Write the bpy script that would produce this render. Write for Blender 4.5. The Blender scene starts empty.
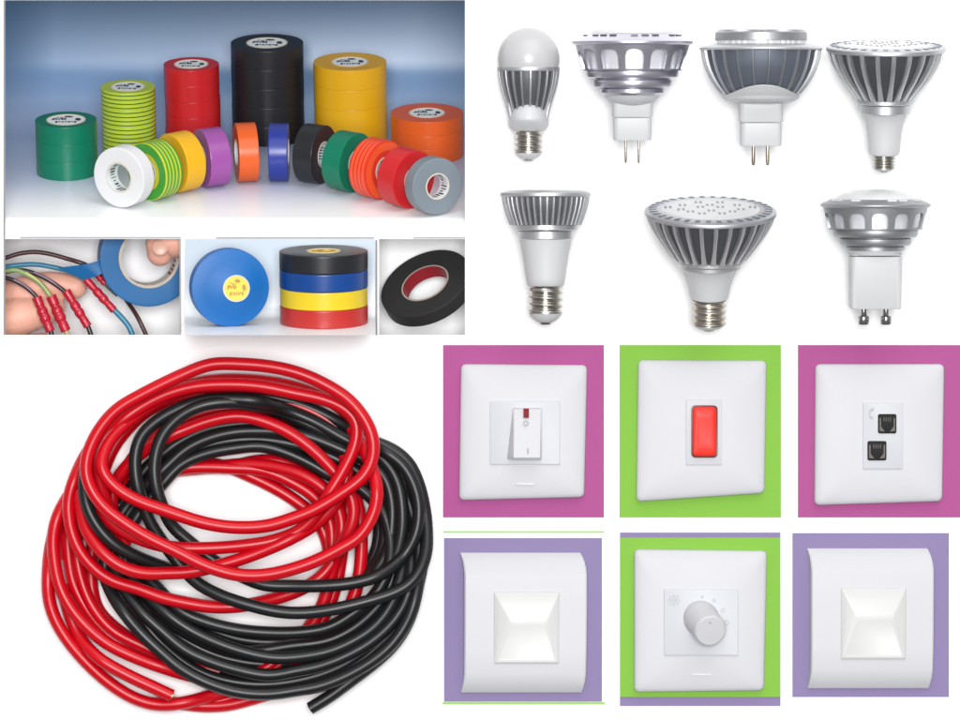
import bpy, bmesh, math, random
from mathutils import Vector, Matrix, Quaternion
random.seed(7)
R = math.radians
S = 0.001                       # one unit in this script = one millimetre
D = 4000.0                      # the camera stands four metres in front of the display board
scene = bpy.context.scene
C = scene.collection

def W(px, py, y=0.0):
    """point at depth y (mm, + is away from the viewer)"""
    k = (D + y) / D
    return Vector(((px - 480) * k, y, (360 - py) * k))

# ------------------------------------------------------------------ materials
def lin(c):
    c = c / 255.0
    return c / 12.92 if c <= 0.04045 else ((c + 0.055) / 1.055) ** 2.4
def rgb(r, g, b, k=1.0):
    return (min(1, lin(r) * k), min(1, lin(g) * k), min(1, lin(b) * k), 1)

MATS = {}
def mat(name, col, rough=0.45, metal=0.0, var=0.06, vscale=60, bump=0.0, bscale=400, spec=0.5, coat=0.0, sss=0.0,
        rvar=0.08, bdist=0.0004):
    if name in MATS: return MATS[name]
    m = bpy.data.materials.new(name); m.use_nodes = True
    nt = m.node_tree; n = nt.nodes; b = n['Principled BSDF']
    tc = n.new('ShaderNodeTexCoord')
    nz = n.new('ShaderNodeTexNoise'); nz.inputs['Scale'].default_value = vscale; nz.inputs['Detail'].default_value = 5
    nt.links.new(tc.outputs['Object'], nz.inputs['Vector'])
    mx = n.new('ShaderNodeMix'); mx.data_type = 'RGBA'
    c = col
    mx.inputs['A'].default_value = (c[0] * (1 - var), c[1] * (1 - var), c[2] * (1 - var), 1)
    mx.inputs['B'].default_value = (min(1, c[0] * (1 + var)), min(1, c[1] * (1 + var)), min(1, c[2] * (1 + var)), 1)
    nt.links.new(nz.outputs['Fac'], mx.inputs['Factor'])
    nt.links.new(mx.outputs['Result'], b.inputs['Base Color'])
    mr = n.new('ShaderNodeMapRange')
    mr.inputs['To Min'].default_value = max(0.02, rough - rvar); mr.inputs['To Max'].default_value = min(1, rough + rvar)
    nt.links.new(nz.outputs['Fac'], mr.inputs['Value']); nt.links.new(mr.outputs['Result'], b.inputs['Roughness'])
    b.inputs['Metallic'].default_value = metal
    b.inputs['Specular IOR Level'].default_value = spec
    b.inputs['Coat Weight'].default_value = coat
    if sss:
        b.inputs['Subsurface Weight'].default_value = sss
        b.inputs['Subsurface Radius'].default_value = (0.006, 0.003, 0.002)
        b.inputs['Subsurface Scale'].default_value = 1.0
    if bump:
        nb = n.new('ShaderNodeTexNoise'); nb.inputs['Scale'].default_value = bscale; nb.inputs['Detail'].default_value = 6
        nt.links.new(tc.outputs['Object'], nb.inputs['Vector'])
        bp = n.new('ShaderNodeBump'); bp.inputs['Strength'].default_value = bump; bp.inputs['Distance'].default_value = bdist
        nt.links.new(nb.outputs['Fac'], bp.inputs['Height']); nt.links.new(bp.outputs['Normal'], b.inputs['Normal'])
    MATS[name] = m
    return m

def stripe_mat(name, ca, cb, period, duty, rough=0.3, off=0.0):
    """vinyl printed with bands that run round the roll (along its local z)"""
    m = mat(name, ca, rough, spec=0.5)
    nt = m.node_tree; n = nt.nodes; b = n['Principled BSDF']
    old = b.inputs['Base Color'].links[0].from_socket
    tc = n.new('ShaderNodeTexCoord'); sx = n.new('ShaderNodeSeparateXYZ')
    nt.links.new(tc.outputs['Object'], sx.inputs[0])
    mu = n.new('ShaderNodeMath'); mu.operation = 'MULTIPLY'; mu.inputs[1].default_value = 1 / (period * S)
    fr = n.new('ShaderNodeMath'); fr.operation = 'FRACT'
    gt = n.new('ShaderNodeMath'); gt.operation = 'LESS_THAN'; gt.inputs[1].default_value = duty
    ad = n.new('ShaderNodeMath'); ad.operation = 'ADD'; ad.inputs[1].default_value = off
    nt.links.new(sx.outputs['Z'], mu.inputs[0]); nt.links.new(mu.outputs[0], ad.inputs[0]); nt.links.new(ad.outputs[0], fr.inputs[0]); nt.links.new(fr.outputs[0], gt.inputs[0])
    mx = n.new('ShaderNodeMix'); mx.data_type = 'RGBA'
    nt.links.new(gt.outputs[0], mx.inputs['Factor']); nt.links.new(old, mx.inputs['A']); mx.inputs['B'].default_value = cb
    nt.links.new(mx.outputs['Result'], b.inputs['Base Color'])
    return m

# ------------------------------------------------------------------ mesh builder
class MB:
    def __init__(s): s.v = []; s.f = []
    def add(s, vs, fs):
        o = len(s.v); s.v += [tuple(p) for p in vs]; s.f += [tuple(i + o for i in f) for f in fs]
        return s
    def grid(s, rows, closed=False, cap0=False, cap1=False):
        """rows: list of equally long rings"""
        n = len(rows[0]); vs = [p for r in rows for p in r]; fs = []
        for i in range(len(rows) - 1):
            for j in range(n if closed else n - 1):
                a = i * n + j; b = i * n + (j + 1) % n
                fs.append((a, b, b + n, a + n))
        if cap0: fs.append(tuple(range(n - 1, -1, -1)))
        if cap1: fs.append(tuple(range((len(rows) - 1) * n, len(rows) * n)))
        return s.add(vs, fs)
    def lathe(s, prof, seg=64, M=None, close=False):
        prof = list(prof)
        if close: prof = prof + [prof[0]]
        rows = []
        for (r, z) in prof:
            r = max(r, 0.01)
            rows.append([Vector((r * math.cos(2 * math.pi * j / seg), r * math.sin(2 * math.pi * j / seg), z)) for j in range(seg)])
        if M is not None: rows = [[M @ p for p in r] for r in rows]
        return s.grid(rows, closed=True)
    def box(s, x0, x1, y0, y1, z0, z1, M=None):
        vs = [Vector((x, y, z)) for x in (x0, x1) for y in (y0, y1) for z in (z0, z1)]
        if M is not None: vs = [M @ p for p in vs]
        return s.add(vs, [(0, 1, 3, 2), (4, 6, 7, 5), (0, 4, 5, 1), (2, 3, 7, 6), (0, 2, 6, 4), (1, 5, 7, 3)])
    def prism(s, pts, y0, y1, M=None, bev=0.0):
        """outline in x,z (counter clockwise seen from -y) from y0 (back) to y1 (front)"""
        n = len(pts); cx = sum(p[0] for p in pts) / n; cz = sum(p[1] for p in pts) / n
        def ring(y, k):
            out = []
            for (x, z) in pts:
                d = math.hypot(x - cx, z - cz) or 1
                out.append(Vector((x - (x - cx) / d * k, y, z - (z - cz) / d * k)))
            return out
        sgn = -1 if y1 < y0 else 1
        rows = [ring(y0, 0), ring(y1 - sgn * bev, 0)]
        if bev: rows += [ring(y1 - sgn * bev * .3, bev * .3), ring(y1, bev)]
        if M is not None: rows = [[M @ p for p in r] for r in rows]
        return s.grid(rows, closed=True, cap0=True, cap1=True)
    def tube(s, path, r, seg=10, caps=True):
        """path: vectors; r: number or list"""
        n = len(path); rows = []
        if not hasattr(r, '__len__'): r = [r] * n
        t = (path[1] - path[0]).normalized()
        up = Vector((0, 1, 0)) if abs(t.y) < 0.9 else Vector((1, 0, 0))
        nx = t.cross(up).normalized()
        for i in range(n):
            t2 = (path[min(i + 1, n - 1)] - path[max(i - 1, 0)]).normalized()
            q = t.rotation_difference(t2); nx = (q @ nx); nx = (nx - t2 * nx.dot(t2)).normalized(); t = t2
            bn = t.cross(nx)
            rows.append([path[i] + (nx * math.cos(2 * math.pi * j / seg) + bn * math.sin(2 * math.pi * j / seg)) * r[i] for j in range(seg)])
        return s.grid(rows, closed=True, cap0=caps, cap1=caps)
    def ell(s, c, rx, ry, rz, seg=24, rings=14, M=None):
        rows = []
        for i in range(rings + 1):
            a = math.pi * i / rings - math.pi / 2
            rr = max(math.cos(a), 0.002)
            rows.append([Vector((c[0] + rx * rr * math.cos(2 * math.pi * j / seg), c[1] + ry * rr * math.sin(2 * math.pi * j / seg), c[2] + rz * math.sin(a))) for j in range(seg)])
        if M is not None: rows = [[M @ p for p in r] for r in rows]
        return s.grid(rows, closed=True)
    def build(s, name, m, parent=None, angle=35, smooth=True):
        me = bpy.data.meshes.new(name)
        me.from_pydata([(p[0] * S, p[1] * S, p[2] * S) for p in s.v], [], s.f)
        bm = bmesh.new(); bm.from_mesh(me)
        bmesh.ops.remove_doubles(bm, verts=bm.verts, dist=2e-6)
        bmesh.ops.recalc_face_normals(bm, faces=bm.faces); bm.to_mesh(me); bm.free()
        if smooth:
            me.polygons.foreach_set('use_smooth', [True] * len(me.polygons))
            me.set_sharp_from_angle(angle=R(angle))
        me.materials.append(m)
        o = bpy.data.objects.new(name, me); C.objects.link(o)
        if parent: o.parent = parent
        return o

def tag(o, label, cat, group=None):
    o['label'] = label; o['category'] = cat
    if group: o['group'] = group
    return o
def thing(name, label, cat, M, group=None):
    o = bpy.data.objects.new(name, None); C.objects.link(o)
    M = M.copy(); M.translation = M.translation * S
    o.matrix_world = M; o.empty_display_size = 0.01
    return tag(o, label, cat, group)
def dup(root, M, label, group=None):
    r = root.copy(); C.objects.link(r)
    M = M.copy(); M.translation = M.translation * S
    r.matrix_world = M; r['label'] = label
    if group: r['group'] = group
    for ch in list(root.children):
        c = ch.copy(); C.objects.link(c); c.parent = r
        for g in list(ch.children):
            d = g.copy(); C.objects.link(d); d.parent = c
    return r
def struct(o):
    o['kind'] = 'structure'; return o
def T(v, rot=None):
    M = Matrix.Translation(v)
    return M @ rot.to_4x4() if rot is not None else M
def RX(a): return Matrix.Rotation(R(a), 4, 'X')
def RY(a): return Matrix.Rotation(R(a), 4, 'Y')
def RZ(a): return Matrix.Rotation(R(a), 4, 'Z')
def axes(x, y, z):
    return Matrix((x, y, z)).transposed()

def catmull(pts, step=4.0):
    P = [Vector(p) for p in pts]
    P = [P[0] * 2 - P[1]] + P + [P[-1] * 2 - P[-2]]
    out = []
    for i in range(1, len(P) - 2):
        p0, p1, p2, p3 = P[i - 1], P[i], P[i + 1], P[i + 2]
        a = 0.5
        t0 = 0; t1 = t0 + max((p1 - p0).length, .01) ** a; t2 = t1 + max((p2 - p1).length, .01) ** a; t3 = t2 + max((p3 - p2).length, .01) ** a
        n = max(2, int((p2 - p1).length / step))
        for k in range(n):
            t = t1 + (t2 - t1) * k / n
            A1 = p0 * ((t1 - t) / (t1 - t0)) + p1 * ((t - t0) / (t1 - t0))
            A2 = p1 * ((t2 - t) / (t2 - t1)) + p2 * ((t - t1) / (t2 - t1))
            A3 = p2 * ((t3 - t) / (t3 - t2)) + p3 * ((t - t2) / (t3 - t2))
            B1 = A1 * ((t2 - t) / (t2 - t0)) + A2 * ((t - t0) / (t2 - t0))
            B2 = A2 * ((t3 - t) / (t3 - t1)) + A3 * ((t - t1) / (t3 - t1))
            out.append(B1 * ((t2 - t) / (t2 - t1)) + B2 * ((t - t1) / (t2 - t1)))
    out.append(P[-2])
    return out

def smooth_path(p, n):
    for _ in range(n):
        p = [p[0]] + [(p[i - 1] + p[i] * 2 + p[i + 1]) / 4 for i in range(1, len(p) - 1)] + [p[-1]]
    return p

# ------------------------------------------------------------------ palette
WHITE_BOARD = mat('board_white', (.93, .93, .93, 1), .7, var=.006, vscale=8, spec=.2)
INK = mat('ink_black', (.03, .035, .05, 1), .5)
LABEL = mat('label_paper', (.78, .83, .86, 1), .45, var=.03)
CORE = mat('core_card', (.62, .55, .43, 1), .7, var=.08)
def vinyl(name, r, g, b, rough=.32, k=.74): return mat('vinyl_' + name, rgb(r, g, b, k), rough, var=.04, vscale=30, bump=.08, bscale=120, spec=.45)
V_GREEN = vinyl('green', 2, 128, 96)
V_RED = vinyl('red', 222, 38, 44)
V_BLACK = vinyl('black', 36, 37, 42, .36)
V_YELLOW = vinyl('yellow', 250, 190, 30)
V_ORANGE = vinyl('orange', 246, 104, 36)
V_PURPLE = vinyl('purple', 168, 88, 172)
V_BLUE = vinyl('blue', 44, 62, 160)
V_WHITE = vinyl('white', 246, 246, 248, .4)
V_SILVER = vinyl('silver', 140, 152, 162, .35)
V_SKY = vinyl('sky_blue', 0, 108, 188, .5)
V_CYAN = vinyl('cyan_blue', 4, 110, 176, .5)
V_NAVY = vinyl('navy', 18, 72, 150)
V_LEMON = vinyl('lemon', 244, 212, 44)
V_BRICK = vinyl('brick_red', 198, 50, 46)
V_STRIPE = stripe_mat('vinyl_green_yellow', rgb(184, 206, 60, .95), rgb(74, 108, 46, .8), 4.5, .27, off=.62)
V_STRIPE_F = stripe_mat('vinyl_yellow_green_bands', rgb(206, 198, 44, .9), rgb(70, 160, 56, .9), 4.6, .62, off=.12)
V_RSTRIPE = stripe_mat('vinyl_orange_red_bands', rgb(244, 92, 44, .9), rgb(226, 52, 34, .85), 5.0, .5)

# ------------------------------------------------------------------ the board and the sheets behind it
xs = sorted({-420, 5, 181, 379, 465, 1380}); ys = sorted({-420, 0, 237, 239, 335, 1140})
holes = [(5, 465, 0, 237), (5, 181, 239, 335), (379, 465, 239, 335)]
bm = bmesh.new(); vd = {}
def bv(x, y):
    if (x, y) not in vd:
        p = W(x, y, 0); vd[(x, y)] = bm.verts.new((p.x * S, 0, p.z * S))
    return vd[(x, y)]
for i in range(len(xs) - 1):
    for j in range(len(ys) - 1):
        cx = (xs[i] + xs[i + 1]) / 2; cy = (ys[j] + ys[j + 1]) / 2
        if any(h[0] < cx < h[1] and h[2] < cy < h[3] for h in holes): continue
        bm.faces.new([bv(xs[i], ys[j + 1]), bv(xs[i + 1], ys[j + 1]), bv(xs[i + 1], ys[j]), bv(xs[i], ys[j])])
g = bmesh.ops.extrude_face_region(bm, geom=bm.faces[:])
for e in g['geom']:
    if isinstance(e, bmesh.types.BMVert): e.co.y += 2.5 * S
bmesh.ops.recalc_face_normals(bm, faces=bm.faces)
me = bpy.data.meshes.new('backdrop'); bm.to_mesh(me); bm.free(); me.materials.append(WHITE_BOARD)
o = bpy.data.objects.new('backdrop', me); C.objects.link(o); struct(o)

# stage of the tape group: a sheet sweeping from white floor up to blue-grey wall, light falloff painted in
ELEV = 19.0
u_ = Vector((0, -math.sin(R(ELEV)), math.cos(R(ELEV)))); v_ = Vector((0, math.cos(R(ELEV)), math.sin(R(ELEV))))
F0 = W(235, 217, 22)
def on_floor(px, py):
    cam = Vector((0, -D, 0)); d = (W(px, py, 0) - cam)
    t = (F0 - cam).dot(u_) / d.dot(u_)
    return cam + d * t
sweep = []
pt = F0.copy()                                   # the front of the sheet rolls over and down to the edge of the opening
for k in range(14):
    ang = R(ELEV + (88 - ELEV) * (k + .5) / 14); pt = pt - Vector((0, math.cos(ang), math.sin(ang))) * 1.9; sweep.insert(0, pt)
if pt.z > W(235, 239, 4).z: sweep.insert(0, Vector((0, pt.y - .3, W(235, 239, 4).z)))
sweep += [F0 + v_ * (k * 25) for k in range(13)]
last = sweep[-1]; dirv = v_.copy()
for k in range(12):
    ang = R(ELEV + (90 - ELEV) * (k + 1) / 12)
    last = last + Vector((0, math.cos(ang), math.sin(ang))) * 9; sweep.append(last)
for k in range(8): last = last + Vector((0, 0, 1)) * 30; sweep.append(last)
def sheet(rows_yz, x0, x1, name, m, nx=2):
    b = MB()
    rows = [[Vector((x0 + (x1 - x0) * i / nx, p.y, p.z)) for i in range(nx + 1)] for p in rows_yz]
    b.grid(rows)
    return struct(b.build(name, m))
gm = mat('light_graded_sheet', (.5, .5, .5, 1), .32, var=.03, vscale=5, spec=.5)
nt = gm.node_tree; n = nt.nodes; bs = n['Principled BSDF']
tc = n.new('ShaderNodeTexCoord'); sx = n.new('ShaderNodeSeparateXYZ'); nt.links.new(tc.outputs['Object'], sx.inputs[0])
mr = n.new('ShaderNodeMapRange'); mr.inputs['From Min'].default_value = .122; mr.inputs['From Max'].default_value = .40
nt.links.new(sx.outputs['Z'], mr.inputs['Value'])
cr = n.new('ShaderNodeValToRGB'); e = cr.color_ramp.elements  # bright floor front and darkening wall top painted in by height
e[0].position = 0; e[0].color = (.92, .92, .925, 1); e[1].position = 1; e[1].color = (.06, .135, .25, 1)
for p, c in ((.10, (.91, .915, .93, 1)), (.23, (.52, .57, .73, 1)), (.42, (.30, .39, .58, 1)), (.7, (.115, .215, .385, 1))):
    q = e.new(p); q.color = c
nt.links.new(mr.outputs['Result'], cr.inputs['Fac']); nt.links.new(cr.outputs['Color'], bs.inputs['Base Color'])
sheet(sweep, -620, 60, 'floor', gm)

# white sheet behind the hand and wires, and behind the black roll
def flat_sheet(x0, x1, y0, y1, depth, name, m):
    a = W(x0, y0, depth); b_ = W(x1, y1, depth)
    b = MB(); b.box(a.x, b_.x, depth, depth + 2, b_.z, a.z)
    return struct(b.build(name, m))
flat_sheet(-90, 215, 226, 420, 128, 'backdrop', WHITE_BOARD)
flat_sheet(340, 540, 222, 420, 90, 'backdrop', WHITE_BOARD)

# small proud stage of the blue roll and the four-colour stack
def xw(px, y): return (px - 480) * (D + y) / D
EL2 = 9.5
P0 = W(280, 335.2, -132); v2 = Vector((0, math.cos(R(EL2)), math.sin(R(EL2)))); u2 = Vector((0, -math.sin(R(EL2)), math.cos(R(EL2))))
sw = [P0 + v2 * (k * 10) for k in range(12)]
last = sw[-1]
for k in range(8):
    ang = R(EL2 + (90 - EL2) * (k + 1) / 8); last = last + Vector((0, math.cos(ang), math.sin(ang))) * 2.2; sw.append(last)
top = W(0, 239, last.y).z
for k in range(1, 6): sw.append(Vector((0, last.y, last.z + (top - last.z) * k / 5)))
b = MB(); rows = [[Vector((xw(185 + 190 * i / 4, p.y), p.y, p.z)) for i in range(5)] for p in sw]
b.grid(rows)
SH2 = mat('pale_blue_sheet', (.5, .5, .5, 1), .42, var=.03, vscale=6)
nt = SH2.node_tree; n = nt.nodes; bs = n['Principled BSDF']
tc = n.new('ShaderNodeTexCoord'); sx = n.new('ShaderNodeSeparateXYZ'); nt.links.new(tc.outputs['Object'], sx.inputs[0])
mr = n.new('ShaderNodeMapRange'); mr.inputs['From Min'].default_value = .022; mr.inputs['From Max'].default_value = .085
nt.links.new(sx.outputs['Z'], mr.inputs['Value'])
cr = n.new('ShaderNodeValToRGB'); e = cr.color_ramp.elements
e[0].position = .1; e[0].color = (.84, .86, .88, 1); e[1].position = 1; e[1].color = (.35, .42, .49, 1)  # paler floor end stands in for light falling on it
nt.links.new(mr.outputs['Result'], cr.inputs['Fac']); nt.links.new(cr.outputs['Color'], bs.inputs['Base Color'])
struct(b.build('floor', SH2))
def on_floor2(px, py):
    cam = Vector((0, -D, 0)); d = (W(px, py, 0) - cam)
    return cam + d * ((P0 - cam).dot(u2) / d.dot(u2))

# thin lines printed round the panels
LINE = mat('line_grey', (.22, .22, .23, 1), .6)
LINEL = mat('line_light_grey', (.34, .34, .35, 1), .6)
def strip(name, label, x0, x1, y0, y1, m, cat='line', yy=0.0, th=1.2):
    a = W(x0, y0, yy - th); b_ = W(x1, y1, yy - th)
    b = MB(); b.box(a.x, b_.x, yy - th, yy - .05, b_.z, a.z)
    return tag(b.build(name, m, smooth=False), label, cat)
strip('border_line', 'long thin dark upright line down the far left edge beside the tapes and hand', 3.4, 5.0, 0, 335, LINE)
strip('border_line', 'thin grey line above the hand holding the blue tape', 20, 181, 236.6, 238.4, LINEL)
strip('border_line', 'thin upright grey line right of the hand holding the blue tape', 179.6, 181.2, 239, 332, LINEL)
strip('border_line', 'thin grey line above the sky blue roll and four-colour stack', 216, 374, 236.8, 238.4, LINEL)
strip('border_line', 'thin upright grey line right of the four-colour tape stack', 375.6, 377.4, 240, 335, LINE)
strip('border_line', 'short grey line above the black roll with red core', 413, 465, 236.8, 238.4, LINEL)

# ------------------------------------------------------------------ rolls of tape
def ringprof(ro, ri, w, bev=.8, cone=0.0):
    """closed section of a wound roll between the core and the outside, z = 0 .. w"""
    return [(ri, 0.3), (ro - bev, 0), (ro - .3 * bev, .3 * bev), (ro, bev), (ro, bev * 1.8), (ro, w - bev * 1.8), (ro, w - bev), (ro - .3 * bev, w - .3 * bev), (ro - bev, w), (ro - bev * 2.4, w + .02), (ro - .45 * (ro - ri), w + .15 + cone * .5), (ri, w - .3 + cone)]
def glyphs(b, rr, z):
    """small dark printed blots and letter-like strokes on a core label of radius rr"""
    def blot(cx, cy, a, bb, rot=0):
        pts = []
        for k in range(14):
            t = 2 * math.pi * k / 14; x = a * math.cos(t); y = bb * math.sin(t)
            pts.append(Vector((cx + x * math.cos(rot) - y * math.sin(rot), cy + x * math.sin(rot) + y * math.cos(rot), z)))
        b.add(pts, [tuple(range(14))])
    def bar(cx, cy, l, h, rot=0):
        c, s_ = math.cos(rot), math.sin(rot)
        b.add([Vector((cx + x * c - y * s_, cy + x * s_ + y * c, z)) for x, y in ((-l, -h), (l, -h), (l, h), (-l, h))], [(0, 1, 2, 3)])
    blot(.12 * rr, .66 * rr, .26 * rr, .17 * rr, -.1)
    blot(.70 * rr, .05 * rr, .17 * rr, .30 * rr, .15)
    for k in range(5):                      # a row of thick letter strokes across the middle left
        bar((-.74 + .17 * k) * rr, (.12 + .05 * (k % 2)) * rr, .07 * rr, (.2 - .05 * (k % 3)) * rr, .35 * (k % 2) - .2)
    for k, (l, h) in enumerate(((.13, .2), (.06, .16), (.14, .12), (.05, .22), (.12, .16), (.1, .1), (.12, .2))):
        bar((-.52 + .18 * k) * rr, (-.48 + .05 * (k % 2)) * rr, l * rr * .62, h * rr * .85, .1 * (k % 3))
    for k in range(3): bar((-.5 + .2 * k) * rr, (.5 - .06 * k) * rr, .08 * rr, .05 * rr, -.3)

def roll(label, M, group, m, ro, w, ri=None, kind='label', cone=0.0, label_mat=None, core_mat=None, inner_mat=None, ink=None, bev=.8):
    ri = ri or ro * .46
    t = thing('tape_roll', label, 'tape roll', M, group)
    MB().lathe(ringprof(ro, ri, w, bev=bev, cone=cone), 72, close=True).build('tape_body', m, t)
    ct = max(1.0, ro * .035)
    MB().lathe([(ri - .05, .2), (ri - .05, w + .2 + cone), (ri - ct, w + .2 + cone), (ri - ct, .2)], 56, close=True).build('core', core_mat or CORE, t)
    if kind == 'label':
        zz = w - .2 + cone
        lb = MB().lathe([(.01, zz), (ri - ct - .1, zz), (ri - ct - .1, zz - 1.2), (.01, zz - 1.2)], 48).build('core_label', label_mat or LABEL, t)
        g_ = MB(); glyphs(g_, (ri - ct) * .92, zz + .22); g_.build('printed_marks', ink or INK, lb, smooth=False)
    elif kind == 'open':
        b = MB(); r_ = ri - ct - .15
        MB().lathe([(r_, .4), (r_, w), (r_ - .3, w), (r_ - .3, .4)], 48, close=True).build('core_lining', inner_mat or LABEL, t)
        rng = random.Random(len(label))
        r2 = r_ - .5
        for k in range(26):
            a0 = 2 * math.pi * k / 26; da = .05 + .09 * rng.random(); z0 = w * (.12 + .2 * rng.random()); z1 = w * (.5 + .38 * rng.random())
            b.add([Vector((r2 * math.cos(a), r2 * math.sin(a), z)) for a, z in ((a0, z0), (a0 + da, z0 + 1), (a0 + da, z1), (a0, z1))], [(0, 1, 2, 3)])
        b.build('printed_marks', INK, t, smooth=False)
    return t

ORD = ['topmost', 'second from the top', 'third from the top', 'fourth from the top', 'lowest']
def stack(cx, cby, ro_px, top_py, nrolls, m, words, group, lab_r=.55):
    base = on_floor(cx, cby); k = (D + base.y) / D
    ro = ro_px * k
    # height along the floor normal so that the top disc's centre projects to top_py
    cam = Vector((0, -D, 0)); d = W(cx, top_py, 0) - cam
    best = min((abs((360 - ((base + u_ * h).z * D / (D + (base + u_ * h).y))) - top_py), h) for h in [x * .25 for x in range(80, 700)])
    h = best[1] / nrolls
    rot = axes(Vector((1, 0, 0)), v_, u_)
    first = None
    for i in range(nrolls):
        z = h * (nrolls - 1 - i)
        jit = Vector((random.uniform(-.45, .45), random.uniform(-.3, .3), 0)) if 0 < i < nrolls - 1 or nrolls > 2 else Vector((0, 0, 0))
        spin = random.uniform(-6, 6)
        M = T(base + u_ * z + jit, rot) @ RZ(spin)
        where = ORD[i] if i < nrolls - 1 else ORD[-1]
        lab = '%s, %s of its stack' % (words, where) + (' with a white printed core label' if i == 0 else '')
        if first is None: first = roll(lab, M, group, m, ro, h - .04, ri=ro * lab_r, bev=.3)
        else: dup(first, M, lab, group)
stack(68, 172.5, 30.6, 119.5, 3, V_GREEN, 'plain green tape roll', 'rolls of the green tape stack', 0.64)
stack(130, 155, 27, 86.5, 4, V_STRIPE, 'green and yellow striped tape roll', 'rolls of the striped tape stack', 0.63)
stack(193.5, 143, 27.5, 64, 5, V_RED, 'glossy red tape roll', 'rolls of the tall red tape stack', 0.62)
stack(268.5, 137, 36, 42.5, 5, V_BLACK, 'black tape roll', 'rolls of the tall black tape stack', 0.57)
stack(351, 141, 36.3, 61.5, 4, V_YELLOW, 'yellow tape roll', 'rolls of the tall yellow tape stack', 0.51)
stack(427, 154.5, 36.3, 112.5, 3, V_ORANGE, 'orange tape roll', 'rolls of the low orange tape stack', 0.5)

def standing(px, py, phi, m, words, ro_px=29.5, w_px=19, lean=0.0, ri=None, group='tape rolls standing on edge in a row', **kw):
    base = on_floor(px, py); k = (D + base.y) / D; ro = ro_px * k; w = w_px * k
    a = -v_ * math.cos(R(phi)) + Vector((1, 0, 0)) * math.sin(R(phi))
    side = u_.cross(a).normalized()
    q = Quaternion(side, -R(lean)); a2 = (q @ a).normalized(); up = a2.cross(side).normalized()
    if up.dot(u_) < 0: up = -up
    c = base + up * ro + u_ * (math.sin(R(abs(lean))) * w * .5)
    M = T(c - a2 * (w / 2), axes(up.cross(a2), up, a2))
    return roll(words, M, group, m, ro, w, ri=(ri * k if ri else None), kind='open', **kw)
standing(268.5 + 11, 180, 90, V_BLUE, 'blue tape roll standing edge-on in the middle of the row', 29)
standing(246.5, 180.5, -80, V_ORANGE, 'orange tape roll standing beside the blue one', 29.5, 20)
standing(212, 185.5, -66, V_PURPLE, 'purple tape roll standing in front of the tall red stack', 29.5, 22)
standing(181, 190.5, -52, V_YELLOW, 'yellow tape roll standing between the purple and striped rolls', 30, 22)
standing(155.5, 198, -44, V_STRIPE_F, 'yellow tape roll with green bands standing behind the white roll', 29.5, 22)
standing(124, 206, -30, V_WHITE, 'white tape roll standing at the left end of the row', 30.5, 18, lean=3, ri=15.5)
standing(315, 182, 66, V_BLACK, 'small black tape roll standing between the blue and green rolls', 29.5, 21)
standing(348, 190, 56, V_GREEN, 'green tape roll standing in front of the yellow stack', 30, 22)
standing(377, 197, 50, V_RSTRIPE, 'orange tape roll with red bands standing beside the green one', 30, 22)
standing(406, 206, 46, V_RED, 'red tape roll standing behind the silver one', 29.5, 23)
standing(435, 214, 30, V_SILVER, 'silver grey tape roll at the right end of the row', 28.5, 17, lean=6, ri=13.5)

# ------------------------------------------------------------------ sky blue roll and four-colour stack
BROWN_INK = mat('ink_brown', (.42, .22, .03, 1), .5)
YEL = mat('label_yellow', rgb(240, 205, 70, .9), .45, var=.1, vscale=120)
bp_ = on_floor2(230, 325.5); k = (D + bp_.y) / D
a = Vector((.2, -.97, .1)).normalized(); a = (a - u2 * (a.dot(u2) - .06)).normalized()
side = u2.cross(a).normalized(); up = a.cross(side).normalized()
M = T(bp_ + up * (38.5 * k) - a * 11, axes(side, up, a))
t = roll('sky blue tape roll standing on edge with an off-centre yellow core label', M, None, V_SKY, 39 * k, 19, ri=13.5 * k, cone=9.0, label_mat=YEL, ink=BROWN_INK)
for ch in t.children:
    if ch.name.startswith('core'): ch.location.x += .0045
for ch in t.children:
    if ch.name.startswith('tape_body'):
        for vv in ch.data.vertices:
            r_ = math.hypot(vv.co.x, vv.co.y)
            vv.co.x += .0045 * max(0, 1 - (r_ / S - 13.5) / 22.0) if r_ / S > 13 else .0045
base = on_floor2(324, 322.5); k = (D + base.y) / D
rot2 = axes(Vector((1, 0, 0)), v2, u2)
hh = 17.9 * k / math.cos(R(EL2))
for i, (m, w_, kk) in enumerate(((V_BRICK, 'red tape roll, lowest of the four-colour stack', 44.0), (V_LEMON, 'yellow tape roll between the red and blue rolls of the four-colour stack', 43.6),
                             (V_NAVY, 'dark blue tape roll between the yellow and black rolls of the four-colour stack', 44.1), (V_BLACK, 'black tape roll with yellow core label, topmost of the four-colour stack', 44.2))):
    M = T(base + u2 * (hh * i), rot2) @ RZ(9 * i)
    roll(w_, M, 'rolls of the four-colour tape stack', m, kk * k, hh - .15, ri=17 * k, label_mat=YEL, ink=BROWN_INK)

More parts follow.
